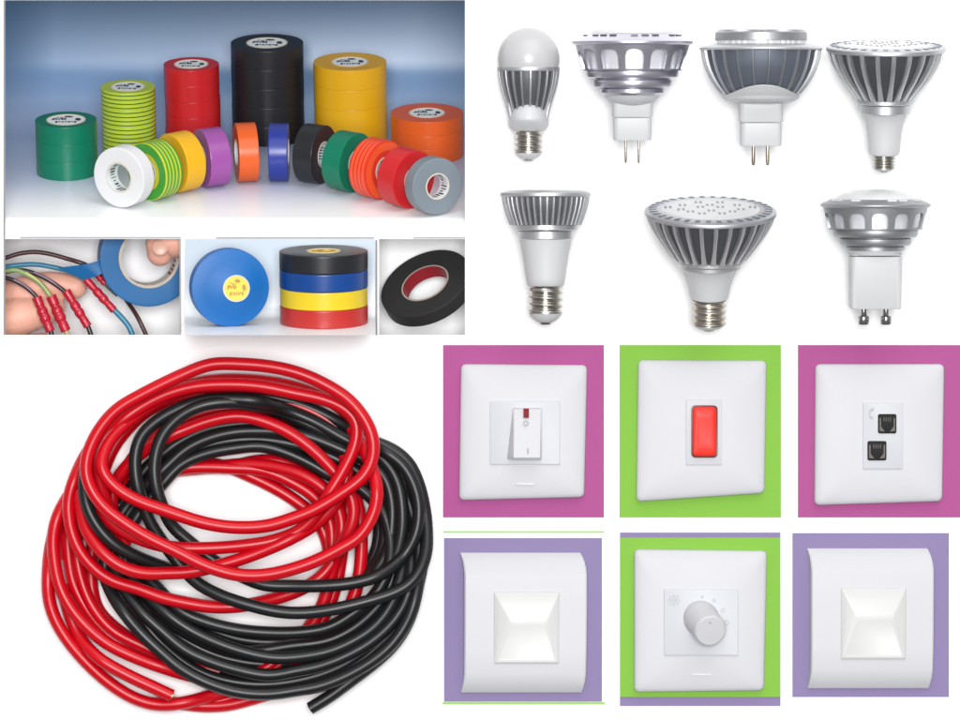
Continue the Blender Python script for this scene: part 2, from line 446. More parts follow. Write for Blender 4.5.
# ------------------------------------------------------------------ black roll with dark red core
axp = Vector((-.42 * .76, -.66, .9 * .76)).normalized()
axp = Vector((-math.sin(R(27)) * math.sin(R(51)), -math.cos(R(51)), math.cos(R(27)) * math.sin(R(51))))
sd = Vector((math.cos(R(27)), 0, math.sin(R(27)))); up = axp.cross(sd)
c = W(425, 283, 36)
MAROON = mat('core_maroon', rgb(150, 24, 38, .9), .5, var=.08)
M = T(c - axp * 14.5, axes(sd, up, axp))
t = thing('tape_roll', 'black tape roll lying tilted with a dark red inner core', 'tape roll', M)
MB().lathe(ringprof(48, 25.5, 14.5), 80, close=True).build('tape_body', vinyl('charcoal', 48, 47, 46, .4), t)
MB().lathe([(25.4, 0), (25.4, 14.8), (23.9, 14.8), (23.9, 0)], 64, close=True).build('core', mat('core_grey', (.36, .31, .26, 1), .7), t)
MB().lathe([(23.8, .1), (23.8, 14.5), (23.4, 14.5), (23.4, .1)], 64, close=True).build('core_lining', MAROON, t)

# ------------------------------------------------------------------ hand, wires and blue roll
def WD(px, py, y=0.0): return W(px, py, y - 40)
CU = mat('copper', (.72, .36, .2, 1), .35, metal=1)
def skin_mat():
    return mat('skin', rgb(240, 180, 158, .95), .5, var=.13, vscale=45, bump=.6, bscale=190, sss=.12, bdist=.0009)
def hand(name, label, fingers, blobs, voxel=1.6, it=6):
    b = MB()
    for pts, rad in fingers:
        P = catmull(pts, 3.0); nP = len(P)
        rr = []
        for i in range(nP):
            f = i / (nP - 1) * (len(rad) - 1); j = min(int(f), len(rad) - 2); rr.append(rad[j] + (rad[j + 1] - rad[j]) * (f - j))
        b.tube(P, rr, 20)
        b.ell(P[-1], rr[-1], rr[-1], rr[-1]); b.ell(P[0], rr[0], rr[0], rr[0])
    for c_, r_ in blobs: b.ell(c_, *r_)
    o = b.build(name, skin_mat(), smooth=False)
    md = o.modifiers.new('r', 'REMESH'); md.mode = 'VOXEL'; md.voxel_size = voxel * S; md.use_smooth_shade = True
    sm = o.modifiers.new('s', 'SMOOTH'); sm.iterations = it; sm.factor = .5
    dg = bpy.context.evaluated_depsgraph_get(); dg.update()
    me2 = bpy.data.meshes.new_from_object(o.evaluated_get(dg))
    o.modifiers.clear(); o.data = me2
    me2.polygons.foreach_set('use_smooth', [True] * len(me2.polygons))
    if not me2.materials: me2.materials.append(skin_mat())
    return tag(o, label, 'hand')
h1 = hand('hand', 'bare hand reaching in from the left under the coloured wires',
     [([WD(-62, 316, 150), WD(-20, 303, 140), WD(22, 291, 132), WD(52, 285, 130), WD(75, 287, 130)], [19, 17, 14.5, 15, 12.5]),
      ([WD(-62, 330, 150), WD(-25, 324, 132), WD(10, 318, 126), WD(36, 312, 126), WD(52, 308, 128)], [22, 23, 21.5, 20, 14]),
      ([WD(-60, 350, 150), WD(-20, 354, 142), WD(20, 352, 140), WD(42, 346, 142)], [20, 19, 18, 14]),
      ([WD(-60, 372, 150), WD(-25, 380, 150), WD(12, 378, 150)], [17, 16, 13]),
      ([WD(-80, 310, 130), WD(-55, 285, 118), WD(-35, 270, 112)], [20, 18, 14])],
     [(WD(-85, 345, 150), (46, 24, 48)), (WD(-120, 350, 152), (36, 22, 36))])
h2 = hand('hand', 'bare thumb of a hand gripping the blue tape roll from above',
     [([WD(224, 250, 94), WD(204, 243, 86), WD(181, 238, 79), WD(163, 240, 80), WD(160, 253, 85)], [16, 17, 20, 20, 13.5]),
      ([WD(232, 246, 120), WD(210, 238, 142), WD(196, 246, 150), WD(190, 258, 150)], [14, 13, 12, 10]),
      ([WD(236, 256, 120), WD(216, 252, 144), WD(202, 260, 152), WD(196, 270, 152)], [14, 13, 12, 10]),
      ([WD(238, 266, 118), WD(220, 266, 142), WD(208, 274, 150), WD(204, 282, 150)], [13, 12, 11, 9]),
      ([WD(240, 276, 116), WD(226, 278, 136), WD(216, 286, 144)], [11, 10, 8])],
     [(WD(245, 252, 104), (26, 20, 32)), (WD(275, 255, 104), (24, 18, 24))])
NAILM = mat('nail', rgb(226, 176, 156, .9), .35, var=.05)
nb = MB(); nb.ell((0, 0, 0), 8.6, 2.2, 9.5, 20, 12, T(WD(160.5, 246.5, 62)) @ RY(12) @ RX(-12)); nb.build('nail', NAILM, h2)

SLEEVE = mat('crimp_red', rgb(196, 26, 52, .85), .36, var=.12, vscale=90, bump=.2, bscale=150, coat=.1)
def wire(name, label, pts, r, m, depth=98, sleeve=None, sr=4.6, tail=None, tm=None, second=None):
    P = [WD(p[0], p[1], p[2] if len(p) > 2 else depth) for p in pts]
    t = thing(name, label, 'wire', T(P[0]), 'wires being joined in the hand')
    inv = -P[0]
    def loc(q): return [x + inv for x in q]
    MB().tube(loc(catmull(P, 3)), r, 12).build('insulation', m, t)
    if second: MB().tube(loc(catmull([WD(p[0], p[1], depth - 1) for p in second[0]], 3)), r * .55, 10).build('stripe', second[1], t)
    if sleeve:
        (x0, y0), (x1, y1) = sleeve
        A = WD(x0, y0, depth - 2); B = WD(x1, y1, depth - 2); n_ = 40; path = []; rr = []
        for i in range(n_ + 1):
            f = i / n_; path.append(A + (B - A) * f)
            w_ = sr * (1 - .16 * (math.exp(-((f - .3) / .045) ** 2) + math.exp(-((f - .52) / .05) ** 2) + math.exp(-((f - .74) / .045) ** 2)) - .1 * math.sin(f * 9))
            rr.append(w_ * (.9 if i in (0, n_) else 1))
        MB().tube(loc(path), rr, 14).build('crimp_sleeve', SLEEVE, t)
    if tail:
        MB().tube(loc(catmull([WD(p[0], p[1], depth) for p in tail], 3)), r * 1.15, 12).build('insulation', tm or m, t)
    return t
W_BROWN = mat('wire_brown', rgb(74, 46, 44, .9), .35); W_BLUE = mat('wire_blue', rgb(56, 128, 158, .9), .35)
W_GREEN = mat('wire_green', rgb(150, 176, 110, .9), .35); W_YEL = mat('wire_yellow', rgb(206, 194, 104, .9), .35)
W_BLK = mat('wire_black', rgb(44, 36, 44, .9), .3); W_TAN = mat('wire_tan', rgb(206, 190, 140, .9), .4); W_PUR = mat('wire_purple', rgb(120, 84, 110), .35)
wire('wire', 'long brown wire arching over the others and running on under the blue roll',
     [(-20, 266), (5, 258), (20, 253.5), (35, 252), (50, 254), (68, 259), (84, 264), (104, 276, 128), (120, 291, 128), (129, 304, 122), (138, 318), (146, 335), (152, 352)], 2.3, W_BROWN, 104)
wire('wire', 'blue wire running into the slim red crimp under the stretched tape', [(-20, 272), (5, 267), (20, 265), (36, 264.5), (52, 267), (68, 271), (86, 279)], 2.5, W_BLUE, 100,
     sleeve=((86, 279.5), (114, 310.5)), sr=4.3, tail=[(112, 308), (122, 318), (129, 327), (134, 340), (138, 356)])
wire('wire', 'yellow and green wire running into the second red crimp from the left', [(-20, 271), (5, 271), (16, 270), (28, 275), (40, 283), (50, 296), (54, 304)], 2.4, W_GREEN, 99,
     sleeve=((51, 296), (66, 331)), sr=5.6, tail=[(65, 328), (69, 340), (72, 356)], tm=W_TAN, second=([(26, 272.5), (38, 280.5), (49, 293.5)], W_YEL))
wire('wire', 'dark wire running into the third red crimp from the left', [(-20, 275), (5, 272), (20, 270), (35, 273.5), (50, 281), (64, 291), (72, 300)], 2.2, W_BLK, 102,
     sleeve=((66, 291), (88, 326.5)), sr=4.7, tail=[(87, 324), (91, 335), (95, 352)], tm=W_BLK, second=([(34, 272), (49, 279.5), (62, 289)], W_PUR))
wire('wire', 'dark wire running into the leftmost red crimp', [(-20, 274), (5, 277.5), (15, 281), (27, 288), (37, 298), (40, 306)], 2.2, W_BLK, 98,
     sleeve=((36.5, 297), (50.5, 331.5)), sr=5.3, tail=[(50, 328), (53, 340), (55, 356)], tm=W_BLK, second=([(14, 279.5), (26, 286), (35, 295)], W_PUR))
wire('wire', 'thin dark wire in a short red sleeve half hidden by the stretched blue tape', [(92, 270), (100, 279), (108, 288), (117, 296)], 1.2, W_BLK, 112,
     sleeve=((93, 270), (105, 284)), sr=3.4)

ax = Vector((.2, -.965, -.14)).normalized(); sd = Vector((0, 0, 1)).cross(ax).normalized(); up = ax.cross(sd)
k = (D + 68) / D
c = WD(149, 258, 98)
t = thing('tape_roll', 'blue tape roll held by the thumb with its end pulled out to the wires', 'tape roll', T(c - ax * 26, axes(sd, up, ax)))
MB().lathe(ringprof(49 * k, 30.5 * k, 26), 96, close=True).build('tape_body', V_CYAN, t)
MB().lathe([(30.4 * k, 0), (30.4 * k, 26.6), (28.2 * k, 26.6), (28.2 * k, 0)], 72, close=True).build('core', mat('core_beige', (.52, .46, .38, 1), .7), t)
MB().lathe([(28.1 * k, .2), (28.1 * k, 26.3), (27.8 * k, 26.3), (27.8 * k, .2)], 72, close=True).build('core_lining', mat('lining_cream', (.78, .72, .64, 1), .6), t)
g_ = MB(); r2 = 27.6 * k
rng = random.Random(3)
def innermark(a0, a1, z0, z1):
    nn = 6; top_ = []; bot = []
    for i in range(nn + 1):
        a_ = R(a0 + (a1 - a0) * i / nn); top_.append(Vector((r2 * math.cos(a_), r2 * math.sin(a_), z1))); bot.append(Vector((r2 * math.cos(a_), r2 * math.sin(a_), z0)))
    g_.grid([bot, top_])
innermark(232, 250, 14, 22)
for i in range(7): innermark(-40 + i * 9 + rng.random() * 3, -34 + i * 9 + rng.random() * 2, 3 + 3 * rng.random(), 21 + 3 * rng.random())
g_.build('printed_marks', MAROON, t)
# the pulled-off end: a flat ribbon twisting from the roll to the wires
b = MB(); n_ = 26; rows = []
T0 = catmull([WD(57, 267.5, 94), WD(72, 266, 92), WD(88, 263.5, 90), WD(100, 260, 92), (WD(108, 256, 102))], 2.0)
B0 = catmull([WD(84, 279.5, 96), WD(92, 277.5, 94), WD(99, 275, 92), WD(105, 272, 94), (WD(112, 273, 102))], 2.0)
for i in range(n_ + 1):
    f = i / n_; p = T0[int(f * (len(T0) - 1))]; q = B0[int(f * (len(B0) - 1))]
    rows.append([p + (q - p) * j / 6 for j in range(7)])
b.grid(rows); b.grid([[p + Vector((0, .5, 0)) for p in r_] for r_ in rows])
o = b.build('tape_end', V_CYAN); o.parent = t; o.matrix_parent_inverse = Matrix.Identity(4); o.matrix_basis = (t.matrix_basis.inverted())
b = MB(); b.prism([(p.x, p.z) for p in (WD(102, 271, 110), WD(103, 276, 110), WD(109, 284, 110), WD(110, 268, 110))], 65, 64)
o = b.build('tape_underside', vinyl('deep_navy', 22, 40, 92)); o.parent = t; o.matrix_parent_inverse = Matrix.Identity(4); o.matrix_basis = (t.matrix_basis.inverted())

# ------------------------------------------------------------------ LED lamps
ALU = mat('aluminium', (.52, .525, .54, 1), .42, metal=.8, var=.05, vscale=80, bump=.12, bscale=900)
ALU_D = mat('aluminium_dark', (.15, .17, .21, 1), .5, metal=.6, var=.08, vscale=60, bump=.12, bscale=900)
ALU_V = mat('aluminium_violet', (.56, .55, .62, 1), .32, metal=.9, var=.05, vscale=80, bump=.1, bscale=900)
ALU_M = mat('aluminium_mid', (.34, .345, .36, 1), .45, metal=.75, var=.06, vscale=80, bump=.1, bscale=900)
ALU_D2 = mat('aluminium_shadow_grey', (.10, .103, .11, 1), .5, metal=.6, var=.08, vscale=60, bump=.12, bscale=900)  # shade between the fins put into the body colour; vents share it
PLASTIC = mat('lamp_plastic', (.53, .535, .545, 1), .42, var=.012, vscale=20, spec=.4)
GLOBE = mat('lamp_globe', (.46, .46, .47, 1), .3, var=.02, vscale=12, spec=.5)
LENS = mat('lamp_lens', (.60, .61, .62, 1), .3, var=.03, vscale=40)
NICKEL = mat('screw_nickel', (.46, .44, .40, 1), .27, metal=1, var=.06, vscale=60)
GOLDISH = mat('screw_warm', (.50, .46, .40, 1), .28, metal=1, var=.06, vscale=60)
PINM = mat('pin_metal', (.42, .36, .30, 1), .25, metal=1)

def fins(b, N, zs, rout, rin, th, a0=0.0, flare=None):
    """thin radial blades; zs, rout, rin are equally long lists"""
    for i in range(N):
        a = a0 + 2 * math.pi * i / N
        ca, sa = math.cos(a), math.sin(a); tx, ty = -sa, ca
        rows = []
        for j, (z, ro, ri) in enumerate(zip(zs, rout, rin)):
            h = th[j] / 2 if hasattr(th, '__len__') else th / 2
            e_ = h * .55
            rows.append([Vector((ri * ca + h * tx, ri * sa + h * ty, z)), Vector(((ro - .7) * ca + h * tx, (ro - .7) * sa + h * ty, z)), Vector((ro * ca + e_ * tx, ro * sa + e_ * ty, z)),
                         Vector((ro * ca - e_ * tx, ro * sa - e_ * ty, z)), Vector(((ro - .7) * ca - h * tx, (ro - .7) * sa - h * ty, z)), Vector((ri * ca - h * tx, ri * sa - h * ty, z))])
        b.grid(rows, closed=True, cap0=True, cap1=True)
def screw(t, r, z0, z1, m, turns=4, tip=7, tipm=None):
    """threaded cap from z0 (upper) down to z1, then the insulator and contact"""
    rows = []; n_ = turns * 10
    for i in range(n_ + 1):
        z = z0 + (z1 - z0) * i / n_; row = []
        for j in range(48):
            th = 2 * math.pi * j / 48
            ph = (z0 - z) / (z0 - z1) * turns - j / 48
            fade = min(1, i / 5, (n_ - i) / 5)
            row.append(Vector(((r - .15 * r * (1 - math.cos(2 * math.pi * ph)) / 2 * fade) * math.cos(th), (r - .15 * r * (1 - math.cos(2 * math.pi * ph)) / 2 * fade) * math.sin(th), z)))
        rows.append(row)
    MB().grid(rows, closed=True, cap0=True, cap1=True).build('screw_cap', m, t, angle=60)
    MB().lathe([(r * .94, z1 + .3), (r * .86, z1 - tip * .25), (r * .62, z1 - tip * .6), (r * .4, z1 - tip * .8), (.01, z1 - tip * .85)], 40).build('insulator', tipm or PLASTIC, t)
    MB().lathe([(r * .36, z1 - tip * .8), (r * .3, z1 - tip), (.01, z1 - tip * 1.05)], 24).build('contact', m, t)
def lamp(label, cx, cy, depth, tilt, roll_=0):
    return thing('led_lamp', label, 'lamp', T(W(cx, cy, depth)) @ RY(roll_) @ RX(tilt), 'led lamps laid out on the white board')
def wallring(b, N, zt, zb, rt, rb, wz0, wz1, frac, th=3.0, a0=0.0, per=30):
    """conical wall from (rt,zt) down to (rb,zb) with N round-topped openings"""
    n_ = N * per
    for i in range(N):
        ac = a0 + 2 * math.pi * i / N; half = math.pi / N; hw = half * frac
        # columns
        cols = []
        M_ = 12
        for j in range(M_ + 1):
            f = -1 + 2 * j / M_; cols.append(f)
        def rz(z): return rt + (rb - rt) * (zt - z) / (zt - zb)
        def top(f): return wz0 - (wz0 - wz1) * .34 * (1 - math.sqrt(max(0, 1 - abs(f) ** 3.0)))
        def bot(f): return wz1
        for (ro_off) in (0, -th):
            rows = [[], [], [], []]
            for f in cols:
                a = ac + hw * f
                for ri_, z in enumerate((zt, top(f), bot(f), zb)):
                    rr = rz(z) + ro_off; rows[ri_].append(Vector((rr * math.cos(a), rr * math.sin(a), z)))
            b.grid([rows[0], rows[1]]); b.grid([rows[2], rows[3]])
            # the solid post to the next opening
            pr = []
            for z in (zt, wz0, top(1), (top(1) + wz1) / 2, wz1, zb):
                pr.append([Vector(((rz(z) + ro_off) * math.cos(ac + hw + (2 * half - 2 * hw) * q / 4), (rz(z) + ro_off) * math.sin(ac + hw + (2 * half - 2 * hw) * q / 4), z)) for q in range(5)])
            b.grid(pr)
        # reveals
        rev = []
        seq = [(f, top(f)) for f in cols] + [(1, bot(1))] + [(f, bot(f)) for f in reversed(cols)] + [(-1, top(-1))]
        for ro_off in (0, -th):
            rev.append([Vector(((rz(z) + ro_off) * math.cos(ac + hw * f), (rz(z) + ro_off) * math.sin(ac + hw * f), z)) for f, z in seq])
        b.grid(rev)

# lamp 1: round frosted bulb
t = lamp('bulb-shaped lamp with frosted round globe and finned grey body', 528.5, 68, -33, 4)
pr = []
for i in range(22):
    a = R(90 - i * 5.3); pr.append((max(.01, 31 * math.cos(a)), 8.5 + 31.5 * math.sin(a)))
pr += [(30.4, 4), (29.4, 1.6), (28, 1)]
MB().lathe(pr, 72).build('globe', GLOBE, t)
MB().lathe([(20, .9), (31, .9), (31.4, -.5), (31, -2.6), (20, -3)], 72).build('collar', ALU, t)
zs = [-2.5, -8, -16, -24, -32, -40, -48, -54]; ro = [30.6, 30.2, 28.8, 26.6, 24.0, 21.6, 19.8, 18.8]
b = MB(); b.lathe([(r_ - 2.6, z) for r_, z in zip(ro, zs)] + [(8, -55)], 72)
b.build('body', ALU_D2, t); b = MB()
fins(b, 20, zs, ro, [r_ - 7 for r_ in ro], [3.0, 2.8, 2.6, 2.4, 2.2, 2, 1.8, 1.8], a0=.06)
b.build('fins', ALU_M, t)
b = MB(); b.lathe([(17, -46), (19.4, -50), (20, -54), (19.4, -58), (16.5, -61.5), (13, -62.5), (5, -62.6)], 64)
rows = []
for i in range(26):
    if i < 15:
        a_ = math.pi / 2 * (1 - i / 14) ; z = -51 + 18.6 * math.sin(a_); q_ = max(.01, math.cos(a_)); rx, ry, oy = 18.4 * q_, 22.5 * q_ ** .8, -5.0
    else:
        f = (i - 14) / 11; z = -51 - 11.4 * f; rx = 18.4 + .9 * math.sin(f * 2.4) - 5.0 * f ** 3; ry = 22.5 - 8.5 * f ** 1.6; oy = -5.0 * (1 - f)
    rows.append([Vector((rx * math.cos(2 * math.pi * j / 56), oy + ry * math.sin(2 * math.pi * j / 56), z)) for j in range(56)])
b.grid(rows, closed=True, cap1=True)
b.build('base_cover', PLASTIC, t)
screw(t, 14.2, -62.3, -84, NICKEL, 4, 8)

# lamp 2: violet metal spot with arched openings
t = lamp('violet-grey metal spot lamp with arched openings and two thin pins', 632.5, 41.5, -63, 4)
MB().lathe([(.01, 14), (28, 13.2), (39, 11), (41, 8.5), (41, 6)], 72).build('lens', LENS, t)
b = MB(); b.lathe([(40.8, 7.8), (43.5, 8), (50, 4.5), (57.5, 1.5), (59.8, 0), (59.8, -1.6), (57.5, -3.2), (56.5, -3.4), (40, -3.4)], 96)
wallring(b, 13, -2.4, -28.5, 56.5, 48.5, -7.6, -27, .72, 3.0, a0=R(-90))
b.lathe([(43.5, -27.2), (44.8, -27.8), (45.2, -29), (45.2, -33), (44.4, -35), (42, -36), (36.6, -36.2), (36.8, -37.2), (38.6, -38), (38.9, -39), (38.8, -42.4), (38, -44.4), (36, -45), (29.6, -45.2), (29.8, -46), (31.4, -46.8), (31.6, -50.3), (30, -52.6), (10, -53)], 96)
b.build('heat_sink', ALU_V, t)
MB().lathe([(47.5, -4), (44.5, -28)], 96).build('reflector', mat('reflector_pale', (.74, .74, .78, 1), .4, metal=.35), t)
b = MB()
for i in range(28):
    if i % 4: b.box(45.5, 48.6, -3.4, 3.4, 4.6, 6.6, RZ(i * 360 / 28) @ T(Vector((0, 0, 0))))
b.build('vents', ALU_D2, t, smooth=False)
b = MB(); b.lathe([(28, -51), (26, -55), (20.5, -60.5), (10, -63.5), (.01, -64)], 64); b.build('base_dome', PLASTIC, t)
def rbox(x0, x1, z0, z1, dep, rad=3):
    pts = []
    for cx_, cz_, a0_ in ((x1 - rad, z1 - rad, 0), (x0 + rad, z1 - rad, 90), (x0 + rad, z0 + rad, 180), (x1 - rad, z0 + rad, 270)):
        for k_ in range(5): a_ = R(a0_ + 22.5 * k_); pts.append((cx_ + rad * math.cos(a_), cz_ + rad * math.sin(a_)))
    return pts
def block(t, x, z0, zm, z1, dep, x2):
    """moulded base: an upper and a lower half with a seam"""
    for (xx, za, zb_) in ((x, z0, zm + .25), (x2, zm - .35, z1)):
        b = MB(); rad = 5; pts = []
        for cx_, cy_, a0_ in ((xx - rad, dep - rad, 0), (-xx + rad, dep - rad, 90), (-xx + rad, -dep + rad, 180), (xx - rad, -dep + rad, 270)):
            for k_ in range(6): a_ = R(a0_ + 18 * k_); pts.append((cx_ + rad * math.cos(a_), cy_ + rad * math.sin(a_)))
        rows = []
        for z, kk in ((za, .97), (za - .5, 1), (zb_ + .9, .985), (zb_, .95)):
            rows.append([Vector((px_ * kk, py_ * kk, z)) for px_, py_ in pts])
        b.grid(rows, closed=True, cap0=True, cap1=True); b.build('base_block', PLASTIC, t)
block(t, 20, -58, -74.5, -97, 12, 18.8)
for s_ in (-6.4, 6.4): MB().lathe([(1.2, -96), (1.2, -117), (.7, -119.5), (.01, -119.8)], 16, T(Vector((s_, 0, 0)))).build('pin', PINM, t)

# lamp 3: dark finned spot with twin round heads
t = lamp('wide dark blue-grey finned spot lamp with white wavy base and two pins', 761, 46, -64, 4)
b = MB(); b.lathe([(.01, 14), (44, 14), (45.2, 13), (45.2, 5.6), (43, 5.2), (20, 5.2)], 96)
b.build('head_ring', ALU_M, t)
b = MB()
for s_ in (-20.5, 20.5): b.lathe([(.01, 16), (21, 16.4), (22.5, 15.8), (22.8, 14)], 48, T(Vector((s_, -4, 0))))
b.build('lens', ALU, t)
b = MB(); b.lathe([(42, 6), (42, 2)], 96)
for i in range(44):
    a = 2 * math.pi * i / 44
    if i % 4 != 3: b.box(41.6, 44.3, -1.9, 1.9, 1.5, 5.4, RZ(math.degrees(a)))
b.build('vent_ring', LENS, t)
MB().lathe([(30, 2), (46, 2.2), (56, .4), (60.3, -1.6), (60.8, -3), (59.6, -4), (40, -4.2)], 96).build('flange', ALU, t)
zs = [-3.8, -12, -18, -24, -32, -39, -45, -49]; ro = [59.4, 58, 56.4, 54.3, 50.3, 45.8, 41, 37]
b = MB(); b.lathe([(r_ - 2.8, z) for r_, z in zip(ro, zs)] + [(8, -52)], 96)
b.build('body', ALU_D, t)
b = MB(); fins(b, 23, zs, ro, [r_ - 8 for r_ in ro], [1.7] * 8, a0=R(-90 + 4))
b.build('fins', ALU_M, t)
def body_r(z):
    for q in range(len(zs) - 1):
        if zs[q] >= z >= zs[q + 1]: return ro[q] + (ro[q + 1] - ro[q]) * (zs[q] - z) / (zs[q] - zs[q + 1])
    return ro[-1]
b = MB(); rows = [[] for _ in range(21)]         # saddle shaped cover: high in front and behind, low at the sides
for j in range(120):
    th = 2 * math.pi * j / 120
    lift = (abs(math.sin(th)) ** 3.2) * 10.5
    zt_ = -48.4 + lift
    for i in range(21):
        if i < 12: z = zt_ + (-49 - zt_) * i / 11; rr = body_r(z) + .9 - (1.6 if i == 0 else 0)
        else:
            f = (i - 11) / 9; rr = (body_r(-49) + .9) * math.cos(f * math.pi / 2 * .72); z = -49 - 7.5 * math.sin(f * math.pi / 2)
        rows[i].append(Vector((rr * math.cos(th), rr * math.sin(th), z)))
b.grid(rows, closed=True, cap1=True); b.build('base_cover', PLASTIC, t)
block(t, 21.6, -54, -75, -98, 13, 20.2)
for s_ in (-7, 7): MB().lathe([(1.9, -97), (1.9, -114), (1.3, -117), (.01, -117.5)], 16, T(Vector((s_, 0, 0)))).build('pin', PINM, t)

# wide reflector lamps
def par(label, cx, cy, depth, tilt, rim, lensr, zs, ro, N, rings, neck, sr, sz0, sz1, scm, th, leds, tip=6, roll_=0, rin=4.6, slots=30):
    t = lamp(label, cx, cy, depth, tilt, roll_)
    MB().lathe([(lensr - 2, 1.6), (lensr + .6, 2.2), (rim - 3, 1.2), (rim - .4, 0), (rim, -1.4), (rim - .2, -3.2), (rim - 2.0, -4.4), (rim - 12, -4.6)], 110).build('rim', ALU, t)
    if slots:
        b = MB()
        for i in range(slots):
            a = 360 * i / slots; M_ = RZ(a)
            b.box(lensr + 2.6, rim - 4.2, -(rim / slots) * 1.2, (rim / slots) * 1.2, 1.0, 1.95, M_ @ Matrix.Identity(4))
        b.build('rim_slots', ALU_D, t, smooth=False)
    ln = MB().lathe([(.01, 3.2), (lensr * .7, 3.1), (lensr - 2, 2.6), (lensr, 1.5)], 90).build('lens', LENS, t)
    if leds:
        b = MB()
        for (lx, ly) in leds:
            for dx, dy in ((-.05, .012), (.05, .012), (-.05, -.03), (.05, -.03)):
                q = (lx + dx) * lensr, (ly + dy * 2.2) * lensr
                b.ell((q[0], q[1], 3.25), 1.5, 1.9, .55, 10, 6)
        b.build('led_dots', mat('led_grey', (.30, .30, .31, 1), .4), ln)
    b = MB(); b.lathe([(max(r_ - rin, 6), z) for r_, z in zip(ro, zs)] + [(6, zs[-1] - .5)], 96)
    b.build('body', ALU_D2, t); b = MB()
    fins(b, N, zs, ro, [max(r_ - rin - 1, 5) for r_ in ro], th, a0=R(-90) + math.pi / N * .3)
    b.build('fins', ALU, t)
    rg = MB()
    for (r_, za, zb_) in rings:
        rg.lathe([(r_ - 5, za), (r_ - .8, za), (r_, za - .8), (r_, zb_ + .8), (r_ - .8, zb_), (r_ - 5, zb_)], 80)
    rg.build('collar', ALU, t)
    MB().lathe(neck, 72).build('neck', PLASTIC, t)
    screw(t, sr, sz0, sz1, scm, 4, tip)
    return t
LEDS = [(0, .3), (0, -.24), (-.85, .1), (.85, .1), (-.42, -.32), (.42, -.32), (-.55, .28), (-.22, .55), (.22, .55), (.55, .28), (-.2, .1), (.2, .1), (-.6, -.12), (.6, -.12), (-.2, -.5), (.2, -.5)]
par('wide reflector lamp with slim screw cap at the right end of the upper row', 886, 47, -63, 10, 59, 44,
    [-4, -12, -21, -32, -42, -51.5], [57.6, 55.4, 51, 44.0, 36, 28.5], 22,
    [(28.8, -51, -55.5), (24.8, -56, -65.5)], [(23.4, -65), (21.5, -67), (18.4, -75), (16.8, -84), (15.8, -96), (15.4, -103), (14, -106.5), (10, -107.6), (4, -107.7)],
    11.2, -107.5, -120, NICKEL, [4.4, 4.4, 4.0, 3.8, 4.6, 5.8], LEDS, tip=4)
par('small reflector lamp with narrow fins, white neck and large screw cap', 545.5, 193, -50, 2, 45, 38,
    [-4.2, -10, -17, -24, -31.5], [43.2, 42.4, 40.6, 38.2, 35.4], 40,
    [(31.2, -31, -37), (26.8, -37.4, -46)], [(26, -46), (25.4, -48), (23.4, -58), (21.4, -70), (19.4, -84), (18.4, -90.5), (17, -92), (5, -92.2)],
    17.4, -92, -119, NICKEL, [2.4, 2.3, 2.3, 2.5, 2.9], None, tip=11, rin=3.4, slots=0)
par('widest reflector lamp, tilted to show its round white lens dotted with diodes', 710.5, 211, -72, 14.5, 65, 49,
    [-4, -12, -21, -31, -40, -47], [63.4, 60.8, 56, 49.6, 43, 37.8], 27,
    [(34.4, -46.6, -51), (31.2, -51.4, -56.5)], [(30, -56), (27.2, -59), (23.6, -67), (21, -76), (19.4, -84), (18.4, -88), (15, -89.3), (6, -89.5)],
    17.2, -89.3, -114, GOLDISH, [4.0, 3.9, 3.6, 3.6, 4.4, 5.4], LEDS, tip=7, slots=34)

# lamp 7: twin-stud spot
t = lamp('grey metal spot lamp with arched openings, square white base and two stud pins', 875.5, 204, -58, 3.5)
MB().lathe([(.01, 14.5), (20, 13.6), (32, 10.2), (38.5, 6.4), (40, 4.4)], 72).build('lens', mat('lens_grey', (.60, .605, .61, 1), .25, var=.05), t)
b = MB(); b.lathe([(38, 5.2), (44, 4.4), (51, 1.6), (54, 0), (54.3, -1.4), (52.8, -3), (40, -3.2)], 96)
wallring(b, 13, -2.4, -24.8, 51.6, 46.0, -8.2, -23.6, .72, 3.0, a0=R(-90))
b.lathe([(40.4, -23.6), (41.4, -24.4), (41.8, -25.4), (41.4, -30.4), (40, -32.2), (33.6, -32.6), (33.8, -33.4), (35.2, -34.2), (35.2, -38.4), (33.8, -40.4), (27.4, -40.8), (27.6, -41.6), (28.8, -42.2), (28.6, -45.4), (10, -46)], 96)
b.build('heat_sink', ALU_M, t)
b = MB(); 
for i in range(24):
    if i % 6 in (1, 2, 4): b.box(41, 46.5, -4.6, 4.6, 1.5, 4.9, RZ(i * 15) )
b.build('vents', LENS, t, smooth=False)
MB().lathe([(42.5, -4), (40.5, -26)], 96).build('reflector', MATS['reflector_pale'], t)
MB().lathe([(26.4, -45.5), (26, -47.5), (25, -50), (10, -50.2)], 64).build('base_collar', PLASTIC, t)
block(t, 25.4, -48.6, -51, -103, 16, 25.2)
for s_ in (-11, 11):
    MB().lathe([(3.0, -102), (3.0, -109.5), (3.6, -110.4), (5.4, -111), (5.6, -112), (5.6, -117.5), (4.8, -119), (.01, -119.3)], 28, T(Vector((s_, 0, 0)))).build('stud_pin', mat('stud_steel', (.40, .40, .40, 1), .16, metal=1), t)

